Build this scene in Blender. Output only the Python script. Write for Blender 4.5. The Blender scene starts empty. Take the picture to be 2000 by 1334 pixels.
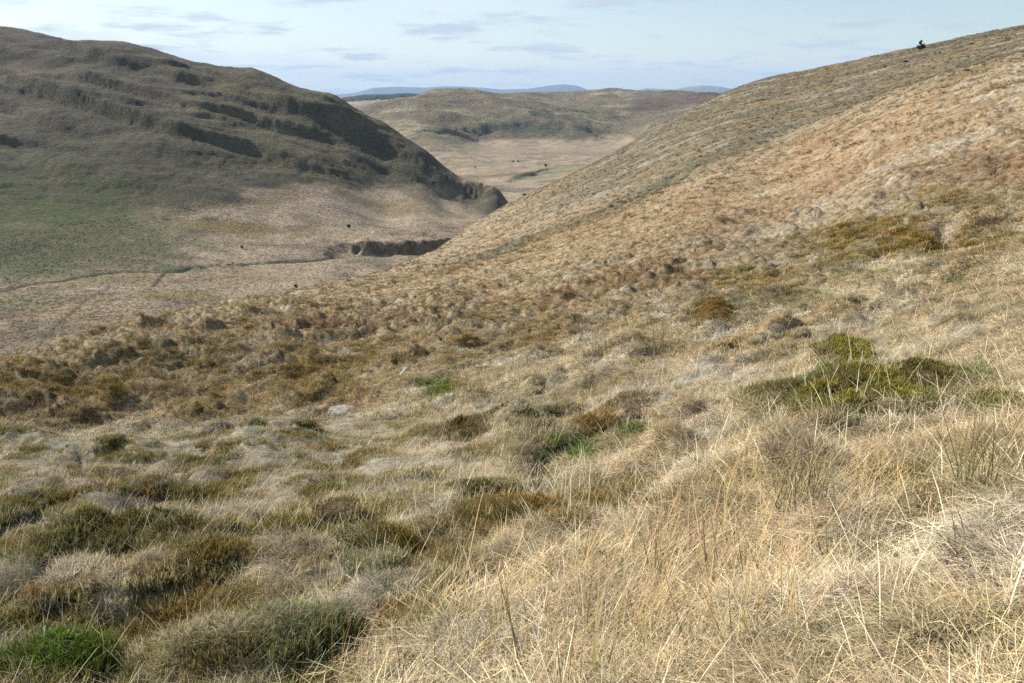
import bpy, math, numpy as np
from mathutils import Vector
R = math.radians
rng = np.random.default_rng(7)
scene = bpy.context.scene
C = scene.collection

# ------------------------------------------------------------------ camera, sky, sun, exposure
FOC = 1556.0                       # focal length in pixels of the 2000 px wide photograph
PITCH = math.atan((667 - 178) / FOC)
cam_d = bpy.data.cameras.new('camera')
cam_d.sensor_width = 36.0
cam_d.lens = 36.0 * FOC / 2000.0
cam_d.clip_start = 0.05
cam_d.clip_end = 90000
cam = bpy.data.objects.new('camera', cam_d)
cam.location = (0, 0, 0)
cam.rotation_euler = (math.pi / 2 - PITCH, 0, 0)
C.objects.link(cam)
scene.camera = cam

SUN_AZ, SUN_EL = R(-60), R(32)     # azimuth from the view direction, positive to the right
world = bpy.data.worlds.new('World')
scene.world = world
world.use_nodes = True
wn, wl = world.node_tree.nodes, world.node_tree.links
wn.clear()
def N(nodes, t, **kw):
    n = nodes.new(t)
    for k, v in kw.items():
        setattr(n, k, v)
    return n
out = N(wn, 'ShaderNodeOutputWorld')
bg = N(wn, 'ShaderNodeBackground'); bg.inputs[1].default_value = 0.10
sky = N(wn, 'ShaderNodeTexSky'); sky.sky_type = 'NISHITA'; sky.sun_disc = False
sky.sun_elevation = SUN_EL; sky.sun_rotation = SUN_AZ % (2 * math.pi)
sky.altitude = 400; sky.air_density = 1.0; sky.dust_density = 0.6; sky.ozone_density = 1.5
tc = N(wn, 'ShaderNodeTexCoord')
sep = N(wn, 'ShaderNodeSeparateXYZ'); wl.new(tc.outputs['Generated'], sep.inputs[0])
def M(nodes, links, op, a, b=None, c=None, clamp=False):
    n = nodes.new('ShaderNodeMath'); n.operation = op; n.use_clamp = clamp
    for i, v in enumerate((a, b, c)):
        if v is None: continue
        if isinstance(v, (int, float)): n.inputs[i].default_value = v
        else: links.new(v, n.inputs[i])
    return n.outputs[0]
zc = M(wn, wl, 'MAXIMUM', sep.outputs[2], 0.0)
den = M(wn, wl, 'ADD', zc, 0.10)
cx = M(wn, wl, 'DIVIDE', sep.outputs[0], den)
cy = M(wn, wl, 'DIVIDE', sep.outputs[1], den)
comb = N(wn, 'ShaderNodeCombineXYZ'); wl.new(cx, comb.inputs[0]); wl.new(cy, comb.inputs[1])
n1 = N(wn, 'ShaderNodeTexNoise'); wl.new(comb.outputs[0], n1.inputs['Vector'])
n1.inputs['Scale'].default_value = 0.36; n1.inputs['Detail'].default_value = 7; n1.inputs['Roughness'].default_value = 0.55
n2 = N(wn, 'ShaderNodeTexNoise'); wl.new(comb.outputs[0], n2.inputs['Vector'])
n2.inputs['Scale'].default_value = 1.15; n2.inputs['Detail'].default_value = 8; n2.inputs['Roughness'].default_value = 0.6
def ramp(nodes, links, fac, stops, interp='LINEAR'):
    r = nodes.new('ShaderNodeValToRGB'); links.new(fac, r.inputs[0])
    r.color_ramp.interpolation = interp
    e = r.color_ramp.elements
    while len(e) < len(stops): e.new(0.5)
    for el, (p, c) in zip(e, stops):
        el.position = p; el.color = (*c, 1) if len(c) == 3 else c
    return r.outputs[0]
veil = ramp(wn, wl, n1.outputs[0], [(0.40, (0, 0, 0)), (0.60, (1, 1, 1))], 'EASE')
left = M(wn, wl, 'MULTIPLY_ADD', sep.outputs[0], -1.1, 0.62, True)     # more veil towards the sun
veilf = M(wn, wl, 'MULTIPLY', veil, left)
horiz = ramp(wn, wl, sep.outputs[2], [(0.0, (0.70,) * 3), (0.08, (0.30,) * 3), (0.35, (0.15,) * 3)])
hz = M(wn, wl, 'MULTIPLY', horiz, M(wn, wl, 'MULTIPLY_ADD', sep.outputs[0], -0.8, 0.80, True))
mix1 = N(wn, 'ShaderNodeMix', data_type='RGBA')
veilf = M(wn, wl, 'MULTIPLY', veilf, ramp(wn, wl, sep.outputs[2], [(0.0, (1,) * 3), (0.12, (.9,) * 3), (0.6, (.35,) * 3)]))
wl.new(M(wn, wl, 'MAXIMUM', hz, veilf), mix1.inputs[0]); wl.new(sky.outputs[0], mix1.inputs[6])
mix1.inputs[7].default_value = (6.3, 6.75, 7.15, 1)
small = ramp(wn, wl, n2.outputs[0], [(0.50, (0, 0, 0)), (0.66, (0.8, 0.8, 0.8))], 'EASE')
mix2 = N(wn, 'ShaderNodeMix', data_type='RGBA')
wl.new(small, mix2.inputs[0]); wl.new(mix1.outputs[2], mix2.inputs[6])
mix2.inputs[7].default_value = (4.2, 4.75, 5.5, 1)
wl.new(mix2.outputs[2], bg.inputs[0]); wl.new(bg.outputs[0], out.inputs[0])

sd = bpy.data.lights.new('sun', 'SUN'); sd.energy = 5.0; sd.angle = R(0.6); sd.color = (1.0, 0.945, 0.875)
sun = bpy.data.objects.new('sun', sd); C.objects.link(sun)
sdir = Vector((math.sin(SUN_AZ) * math.cos(SUN_EL), math.cos(SUN_AZ) * math.cos(SUN_EL), math.sin(SUN_EL)))
sun.rotation_euler = sdir.to_track_quat('Z', 'Y').to_euler()
scene.view_settings.view_transform = 'Standard'
scene.view_settings.look = 'None'
scene.view_settings.exposure = 0.56
scene.view_settings.gamma = 1.0
scene.render.engine = 'CYCLES'
scene.cycles.max_bounces = 4
scene.cycles.diffuse_bounces = 1
scene.cycles.use_denoising = False
scene.cycles.transmission_bounces = 3
scene.cycles.glossy_bounces = 1
scene.cycles.caustics_reflective = False
scene.cycles.caustics_refractive = False

# ------------------------------------------------------------------ helpers: noise, rays
def _hash(ix, iy, seed):
    h = (ix.astype(np.int64) * 374761393 + iy.astype(np.int64) * 668265263 + seed * 144269504) & 0xFFFFFFFF
    h = ((h ^ (h >> 13)) * 1274126177) & 0xFFFFFFFF
    h = ((h ^ (h >> 16)) * 2246822519) & 0xFFFFFFFF
    return (h ^ (h >> 15)).astype(np.float64) / 4294967296.0
def perlin(x, y, seed=0):
    x0, y0 = np.floor(x), np.floor(y); fx, fy = x - x0, y - y0
    u, v = fx * fx * fx * (fx * (fx * 6 - 15) + 10), fy * fy * fy * (fy * (fy * 6 - 15) + 10)
    def g(dx, dy):
        a = _hash(x0 + dx, y0 + dy, seed) * 2 * math.pi
        return np.cos(a) * (fx - dx) + np.sin(a) * (fy - dy)
    a = g(0, 0) * (1 - u) + g(1, 0) * u
    b = g(0, 1) * (1 - u) + g(1, 1) * u
    return (a * (1 - v) + b * v) * 1.5
def fbm(x, y, o=4, seed=0, gain=0.5):
    s, a, t = 0.0, 1.0, 0.0
    for k in range(o):
        s = s + a * perlin(x * 2 ** k + 17.3 * k, y * 2 ** k - 9.1 * k, seed + k); t += a; a *= gain
    return s / t
def worley(x, y, seed=0):
    x0, y0 = np.floor(x), np.floor(y)
    f1 = np.full(x.shape, 9.0); idv = np.zeros(x.shape)
    for dx in (-1, 0, 1):
        for dy in (-1, 0, 1):
            cxx, cyy = x0 + dx, y0 + dy
            px = cxx + 0.15 + 0.7 * _hash(cxx, cyy, seed); py = cyy + 0.15 + 0.7 * _hash(cxx, cyy, seed + 5)
            d = (px - x) ** 2 + (py - y) ** 2
            h = _hash(cxx, cyy, seed + 9)
            m = d < f1
            idv = np.where(m, h, idv); f1 = np.where(m, d, f1)
    return np.sqrt(f1), idv
def sstep(a, b, x):
    t = np.clip((x - a) / (b - a), 0, 1); return t * t * (3 - 2 * t)

cp, sp = math.cos(PITCH), math.sin(PITCH)
def ray(px, py):
    """azimuth and slope (dz / horizontal distance) of the sight line through a point of the photograph"""
    a, b = (px - 1000) / FOC, (667 - py) / FOC
    y, z = cp + b * sp, -sp + b * cp
    return math.atan2(a, y), z / math.hypot(a, y)

# ------------------------------------------------------------------ base relief
# surveyed points: per column, (image row, distance) or ('z', distance, height) for ground out of sight
COL = {
 -400: [(1334, 4.8), (1000, 11), (900, 15), (880, 18), ('p', 22, 900), (862, 25), (800, 27), (772, 30), ('p', 45, 785), ('z', 130, -42), ('z', 200, -62),
        ('z', 240, -67), ('z', 340, -68), ('z', 520, -58), ('z', 700, -20), ('z', 900, 42), ('z', 1080, 86), ('z', 1400, 70), ('z', 2500, -60), ('z', 5000, -100)],
 0: [(1334, 4.0), (1150, 5.8), (1000, 8.6), (900, 12), (848, 16), ('p', 21, 868), (838, 23), (780, 25), (742, 27), (722, 30), ('p', 42, 735), ('z', 110, -39), ('z', 170, -58),
     (690, 'z', -66), (640, 'z', -68), (580, 'z', -70), (530, 'z', -72), (480, 440), (400, 535), (300, 660), (200, 790), (120, 900), (60, 1000),
     ('p', 1150, 72), ('z', 1700, -20), ('z', 2600, -90), ('z', 5000, -105)],
 250: [(1334, 3.6), (1150, 5.3), (1000, 7.8), (900, 11), (852, 15.5), ('p', 20, 872), (838, 22.5), (780, 24.5), (700, 28), (657, 33), ('p', 48, 672), ('z', 75, -26), ('z', 125, -41), ('z', 185, -61),
       (640, 'z', -68), (590, 'z', -70), (545, 'z', -73), (500, 'z', -74), (440, 490), (380, 550), (300, 640), (198, 760), (130, 840), (87, 920),
       ('p', 1050, 102), ('z', 1600, -40), ('z', 2600, -100), ('z', 5000, -105)],
 500: [(1334, 3.1), (1150, 4.6), (1000, 6.8), (900, 9.6), (838, 14), ('p', 18, 852), (824, 20), (760, 22.5), (680, 27), (625, 34), (592, 48), ('p', 70, 606), ('z', 150, -48), ('z', 220, -70),
       (575, 'z', -77), (520, 'z', -80), (480, 'z', -79), (440, 'z', -77), (380, 570), (320, 640), (244, 720), (187, 780), (143, 840),
       ('p', 950, 160), ('z', 1400, -70), ('z', 2600, -108), ('z', 5000, -110)],
 650: [(1334, 2.95), (1150, 4.35), (1000, 6.5), (900, 9.2), (835, 13), ('p', 16.5, 838), (812, 18), (760, 21), (680, 26.5), (620, 36), (575, 58), (558, 80), ('p', 115, 570), ('z', 190, -62), ('z', 260, -78),
       (548, 'z', -81), (510, 'z', -83), (480, 'z', -83), (440, 'z', -81), (400, 565), (350, 620), (276, 700), (228, 740), (187, 790),
       ('p', 880, 210), ('z', 1200, -95), ('z', 2600, -110)],
 750: [(1334, 2.8), (1150, 4.1), (1000, 6.2), (900, 8.8), (830, 12.5), (800, 15.5), (760, 19), (700, 23.5), (640, 31), (590, 46), (552, 76), (536, 105), ('p', 150, 548), ('z', 220, -67), ('z', 300, -82),
       (520, 'z', -85), (495, 'z', -86), (460, 'z', -84), (420, 580), (370, 630), (315, 690), (244, 765), ('p', 850, 268), ('z', 1100, -105), ('z', 1800, -113)],
 830: [('z', 1000, -110), (440, 'z', -86), (400, 605), (358, 655), (295, 730), ('p', 800, 318)],
 870: [(1334, 2.65), (1150, 3.9), (1000, 5.8), (900, 8.2), (820, 12), (760, 16), (700, 20.5), (640, 28), (580, 43), (530, 72), (497, 122), (480, 178), ('p', 225, 493), ('z', 300, -76),
       (470, 'z', -88), (440, 'z', -88), (410, 615), (375, 660), (328, 700), ('p', 770, 355)],
 930: [(440, 'z', -91), (415, 620), (385, 660), (356, 690), ('p', 750, 375), ('z', 1000, -112)],
 975: [(420, 'z', -93), (405, 640), (376, 670), ('p', 700, 392)],
 1000: [(1334, 2.5), (1150, 3.6), (1000, 5.4), (900, 7.6), (820, 10.5), (740, 15), (680, 21), (620, 31), (560, 46), (500, 72), (450, 115), (418, 170), (400, 215), ('p', 255, 413), ('z', 420, -90),
        ('z', 640, -100), ('z', 800, -108), (372, 'z', -112), (340, 'z', -114), (300, 'z', -114), (283, 'z', -114)],
 1120: [(1334, 2.4), (1000, 5.1), (820, 9.9), (700, 16), (620, 25), (540, 40), (470, 65), (410, 105), (370, 155), (340, 225), ('p', 270, 352), ('z', 500, -80), ('z', 800, -104), (325, 'z', -114), (283, 'z', -114)],
 1250: [(1334, 2.35), (1150, 3.3), (1000, 4.8), (900, 6.6), (800, 9.5), (700, 14), (640, 19), (580, 27), (520, 38), (460, 55), (400, 80), (350, 115), (310, 165), (274, 240), ('p', 300, 288), ('z', 520, -60), ('z', 900, -104), ('z', 1500, -112)],
 1400: [(1334, 2.3), (1000, 4.5), (800, 8.6), (640, 16.5), (500, 33), (430, 48), (360, 72), (310, 100), (260, 145), (225, 195), (192, 240), ('p', 300, 206), ('z', 600, -45), ('z', 1100, -100), ('z', 1700, -105)],
 1500: [(1334, 2.25), (1150, 3.1), (1000, 4.3), (900, 5.7), (800, 8), (700, 11.5), (640, 15), (580, 20), (500, 31), (430, 46), (350, 68), (290, 95), (256, 118), (232, 155), (190, 205), (157, 245), ('p', 320, 178), ('z', 700, -40), ('z', 1500, -80)],
 1750: [(1334, 2.2), (1150, 2.9), (1000, 3.9), (900, 5.0), (800, 6.8), (700, 9.5), (600, 14), (520, 19), (450, 26), (380, 35), (300, 50), (230, 70), (182, 95), ('p', 108, 186), (174, 135), (140, 185), (103, 245), ('p', 320, 122), ('z', 700, -20)],
 2000: [(1334, 2.15), (1150, 2.75), (1000, 3.5), (900, 4.4), (800, 5.8), (700, 7.8), (600, 10.8), (520, 15), (450, 20), (380, 27), (300, 36), (220, 50), (160, 65), (112, 88), ('p', 102, 116), (100, 135), (75, 185), (52, 245), ('p', 320, 72), ('z', 700, 10)],
 2400: [(1334, 2.1), (1000, 3.2), (700, 6), (450, 13), (300, 22), (150, 40), (60, 72), ('p', 90, 60), (40, 130), (-5, 245), ('p', 320, 12), ('z', 700, 40)],
}
pts = []
for px, rows in COL.items():
    for row in rows:
        if row[0] == 'z':
            az = ray(px, 640 if row[1] < 150 else 420)[0]; t = row[2] / row[1]; r = row[1]
        elif row[0] == 'p':
            az, t = ray(px, row[2]); r = row[1]
        elif len(row) == 3:
            az, t = ray(px, row[0]); r = row[2] / t
        else:
            az, t = ray(px, row[0]); r = row[1]
        pts.append((az, math.log(r), t))
GX, GY = 0.287, -0.134
for az in np.radians(np.arange(-100, 101, 20)):
    for r in (0.35, 0.7, 1.25):
        pts.append((az, math.log(r), (-1.65 + r * (GX * math.sin(az) + GY * math.cos(az))) / r))
for az in (-95, -75, 75, 95):
    for r in (3, 8, 20, 50, 120, 250):
        a = R(az); z = -1.65 + r * (GX * math.sin(a) + GY * math.cos(a)); pts.append((a, math.log(r), max(min(z, 60), -60) / r))
# hills across the plain (rows from the photograph, distance)
def P(px, py, r=None, z=None):
    az, t = ray(px, py)
    if r is None: r = z / t
    pts.append((az, math.log(r), t))
for px, rows in {
    700: [('z', 1500, -112), (212, 2500), ('p', 2850, 222)],
    780: [('z', 1500, -113), (255, 1900), (225, 2150), (198, 2500), ('p', 2850, 212)],
    850: [('z', 1300, -114), (295, 1500), (262, 1850), (235, 2050), (210, 2280), (187, 2600), ('p', 2950, 203)],
    950: [('z', 1300, -114), (278, 1950), (250, 2080), (215, 2280), (186, 2600), ('p', 2900, 196), (184, 3500), ('p', 3900, 195)],
    1050: [('z', 1500, -114), (275, 1980), (262, 2040), (225, 2260), (199, 2520), ('p', 2750, 215), (192, 3150), (184, 3500), ('p', 3900, 195)],
    1130: [('z', 1500, -114), (274, 2000), (260, 2060), (240, 2200), (225, 2400), (200, 2950), (180, 3350), ('p', 3800, 192)],
    1208: [('z', 1600, -112), (270, 2100), (245, 2300), (225, 2520), (200, 2900), (176, 3350), ('p', 3800, 192)],
    1290: [('z', 1600, -110), (255, 2000), (238, 2200), (220, 2500), (200, 2950), (187, 3400), ('p', 3900, 197)],
    1390: [('z', 1700, -104), (240, 2050), (222, 2300), (205, 2700), (187, 3500), ('p', 4000, 197)],
    1600: [('z', 2500, -60), ('z', 3500, -30), ('z', 5000, -60)],
    2300: [('z', 2500, -20), ('z', 5000, -60)]}.items():
    for row in rows:
        if row[0] == 'z': pts.append((ray(px, 250)[0], math.log(row[1]), row[2] / row[1]))
        elif row[0] == 'p': P(px, row[2], row[1])
        else: P(px, row[0], row[1])
for az in (-55, -30, -10, 0, 10, 30, 50):
    pts.append((R(az), math.log(7500), -140 / 7500.))
pts = np.array(pts)
KA = 3.2
_src = np.stack([pts[:, 0] * KA, pts[:, 1]], 1)
def _phi(d2): return 0.5 * d2 * np.log(d2 + 1e-12)
def _solve():
    n = len(_src)
    d2 = ((_src[:, None] - _src[None]) ** 2).sum(2)
    A = np.zeros((n + 3, n + 3)); A[:n, :n] = _phi(d2) + np.eye(n) * 2e-4
    A[:n, n] = 1; A[:n, n + 1:] = _src; A[n:, :n] = A[:n, n:].T
    return np.linalg.solve(A, np.concatenate([pts[:, 2], np.zeros(3)]))
_w = _solve()
GA = np.radians(np.linspace(-105, 105, 316)); GL = np.linspace(math.log(0.3), math.log(8000), 420)
_gx, _gy = np.meshgrid(GA * KA, GL)
_q = np.stack([_gx.ravel(), _gy.ravel()], 1)
_v = np.zeros(len(_q))
for i in range(0, len(_q), 20000):
    q = _q[i:i + 20000]
    d2 = ((q[:, None] - _src[None]) ** 2).sum(2)
    _v[i:i + 20000] = _phi(d2) @ _w[:-3] + _w[-3] + q @ _w[-2:]
GT = _v.reshape(_gx.shape)
def tan_base(az, lr):
    u = np.clip((az - GA[0]) / (GA[1] - GA[0]), 1, len(GA) - 2.001); v = np.clip((lr - GL[0]) / (GL[1] - GL[0]), 1, len(GL) - 2.001)
    i, j = np.floor(u).astype(int), np.floor(v).astype(int); fu, fv = u - i, v - j
    def w(t): return [((-t + 2) * t - 1) * t / 2, ((3 * t - 5) * t * t + 2) / 2, ((-3 * t + 4) * t + 1) * t / 2, (t - 1) * t * t / 2]
    wu, wv = w(fu), w(fv)
    s = 0
    for a in range(4):
        row = 0
        jj = np.clip(j + a - 1, 0, len(GL) - 1)
        for b in range(4):
            row = row + wu[b] * GT[jj, np.clip(i + b - 1, 0, len(GA) - 1)]
        s = s + wv[a] * row
    return s
_lr = np.linspace(math.log(1.5), math.log(7000), 3000)
def at(px, py, rmin=0.0, rmax=1e9):
    """world point (x, y) where the sight line first meets the ground"""
    az, t = ray(px, py)
    e = tan_base(np.full(_lr.shape, az), _lr)
    ok = (e >= t) & (_lr > math.log(max(rmin, 1e-3)))
    k = int(np.argmax(ok)) if ok.any() else len(_lr) - 1
    r = min(math.exp(_lr[k]), rmax)
    return r * math.sin(az), r * math.cos(az)

# ------------------------------------------------------------------ relief details set out on the ground
def seg_dist(x, y, poly):
    """distance, signed side (+ beyond / uphill) and position along a polyline"""
    best = np.full(x.shape, 1e9); side = np.zeros(x.shape); along = np.zeros(x.shape)
    L = 0.0; tot = sum(math.dist(a, b) for a, b in zip(poly, poly[1:]))
    for (x0, y0), (x1, y1) in zip(poly, poly[1:]):
        dx, dy = x1 - x0, y1 - y0; l2 = dx * dx + dy * dy
        t = np.clip(((x - x0) * dx + (y - y0) * dy) / l2, 0, 1)
        ex, ey = x - x0 - t * dx, y - y0 - t * dy
        d = np.hypot(ex, ey); m = d < best
        s = np.where(dx * ey - dy * ex > 0, 1.0, -1.0)
        best = np.where(m, d, best); side = np.where(m, s, side)
        along = np.where(m, (L + t * math.sqrt(l2)) / tot, along); L += math.sqrt(l2)
    return best, side, along
def world(pl, **k): return [at(px, py, **k) for px, py in pl]
# rocky ledges of the left-hand hill: (points along the edge, half height, half width of the face, reach)
LEDGES = [
 ([(-60, 128), (0, 140), (40, 160)], 3.5, 5, 35), ([(70, 160), (130, 163), (200, 180)], 4.5, 5, 35), ([(-40, 172), (60, 188), (165, 212)], 4.5, 5, 35),
 ([(130, 206), (230, 218), (335, 224)], 3.6, 4.5, 30), ([(300, 136), (370, 140), (450, 163)], 4.5, 5, 35), ([(430, 150), (480, 152), (540, 170)], 3.5, 5, 25),
 ([(345, 194), (420, 198), (480, 212)], 3.5, 5, 25), ([(480, 174), (560, 190), (640, 212), (720, 245)], 6.5, 8, 40), ([(470, 206), (560, 220), (650, 243), (760, 290)], 6.5, 8, 40),
 ([(560, 276), (600, 282), (640, 300)], 3.5, 4, 25), ([(100, 120), (190, 122), (250, 135)], 2.5, 5, 25), ([(0, 88), (90, 92), (180, 108)], 2.2, 5, 25),
 ([(640, 262), (720, 285), (830, 325), (910, 350)], 7.0, 8, 40), ([(690, 300), (760, 330), (830, 352)], 4.0, 5, 25), ([(860, 358), (910, 364), (945, 374), (972, 392)], 5.0, 5, 26),
 ([(330, 235), (420, 240), (480, 256)], 2.5, 4, 20), ([(520, 250), (590, 258), (640, 268)], 2.5, 4, 20), ([(250, 158), (330, 172), (350, 190)], 2.5, 4.5, 25),
 ([(1035, 388), (1110, 368), (1160, 345), (1215, 322)], 9.0, 9, 50), ([(1000, 352), (1050, 338), (1100, 342)], 5.0, 7, 40),
 ([(100, 290), (160, 292), (230, 312)], 1.8, 4, 18), ([(260, 290), (300, 296), (350, 320)], 1.8, 4, 18),
]
CRAGS = [  # crags of the hills across the plain
 ([(950, 258), (1010, 250), (1080, 244), (1150, 262)], 11, 14, 70), ([(1040, 216), (1080, 222), (1125, 240)], 9, 12, 60), ([(840, 262), (870, 261), (905, 268)], 6, 9, 40),
 ([(1290, 250), (1330, 236), (1360, 228)], 6, 9, 50), ([(1130, 222), (1170, 224), (1210, 228)], 5, 9, 50), ([(1220, 232), (1180, 240), (1150, 232)][::-1], 5, 9, 50),
]
LEDGES = [(world(p, rmin=400), d, s, w) for p, d, s, w in LEDGES if 1]
CRAGS = [(world(p, rmin=1200), d, s, w) for p, d, s, w in CRAGS]
SCARP = world([(655, 478), (690, 484), (740, 487), (800, 486), (850, 484), (905, 478)], rmin=250)
STREAM = world([(-60, 575), (50, 556), (110, 548), (150, 540), (230, 530), (310, 527), (335, 530), (365, 520), (400, 519), (460, 516), (540, 510), (610, 504), (660, 492)], rmin=200)
DITCH = world([(70, 690), (90, 660), (125, 625), (165, 590), (215, 560)], rmin=200)
DITCH2 = world([(300, 560), (312, 545), (322, 532)], rmin=200)
RIDGES = [(world(p, rmin=200), d, s, w) for p, d, s, w in [([(360, 428), (430, 430), (520, 455)], 1.2, 4, 18), ([(450, 422), (520, 430), (590, 455)], 1.0, 4, 18), ([(520, 425), (640, 440), (760, 446)], 0.8, 4, 16)]]
CHANNEL = world([(1240, 838), (1180, 862), (1100, 880), (1055, 905), (1075, 955), (1010, 985), (930, 1010)])
NOTCH = world([(1843, 440), (1850, 468), (1846, 492)])
# mounds: (px, py, half width px, half height px, height m)
MOUNDS = [(1700, 1190, 110, 50, .2), (1860, 1010, 90, 40, .18), (1470, 1200, 90, 40, .14), (1800, 1270, 100, 45, .2), (1640, 1040, 80, 35, .14), (1960, 900, 80, 30, .16), (1350, 1000, 70, 30, .12), (1480, 900, 70, 24, .12), (1300, 900, 60, 24, .12), (320, 1200, 70, 30, .15), (560, 1260, 70, 26, .10), (160, 1060, 60, 26, .14), (370, 940, 60, 20, .14), (250, 900, 50, 16, .14), (620, 950, 60, 18, .14), (800, 950, 50, 20, .14), (730, 1180, 60, 40, .16),(290, 1110, 180, 60, .30), (70, 1150, 90, 50, .16), (580, 1150, 80, 45, .20), (1540, 950, 75, 60, .26), (1925, 1110, 90, 45, .20), (930, 975, 60, 35, .16), (110, 1290, 110, 40, .16),
 (420, 1290, 90, 35, .10), (200, 1190, 90, 35, .12), (860, 1240, 110, 60, .15), (660, 1030, 70, 35, .14), (1000, 1030, 120, 30, .14), (60, 880, 90, 22, .28), (190, 995, 60, 25, .12), (480, 1060, 80, 30, .16),
 (1390, 635, 40, 20, .30), (1220, 690, 40, 20, .25), (1620, 700, 60, 26, .30), (1580, 790, 70, 35, .30), (1620, 840, 90, 36, .28), (1800, 770, 80, 32, .30), (1700, 800, 80, 30, .22), (1950, 795, 60, 24, .25),
 (900, 860, 55, 24, .26), (975, 835, 35, 20, .22), (1020, 835, 50, 22, .22), (1160, 850, 50, 24, .26), (1240, 820, 55, 20, .24), (1030, 890, 60, 40, .2), (1760, 600, 40, 20, .25), (1850, 620, 40, 20, .25), (1880, 640, 40, 24, .2),
 (1390, 735, 40, 24, .2), (1130, 660, 30, 18, .25), (520, 905, 50, 20, .14), (730, 905, 50, 20, .14), (600, 880, 60, 18, .2)]
def frame_of(px, py, rx, ry):
    c = np.array(at(px, py)); l = np.array(at(px - rx, py)); r_ = np.array(at(px + rx, py)); lo = np.array(at(px, py + ry)); 
    u = (r_ - l) / 2; v = c - lo
    # keep it compact even where the line of sight is grazing
    m = min(max(np.linalg.norm(v), 0.6 * np.linalg.norm(u)), 2.5 * np.linalg.norm(u)); v = v / np.linalg.norm(v) * m
    return c, np.linalg.inv(np.stack([u, v], 1)), m
MOUNDS_W = []
for m_ in MOUNDS:
    c_, i_, v_ = frame_of(*m_[:4]); MOUNDS_W.append((c_, i_, min(m_[4], .34 * m_[2] / FOC * float(np.linalg.norm(c_)))))

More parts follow.
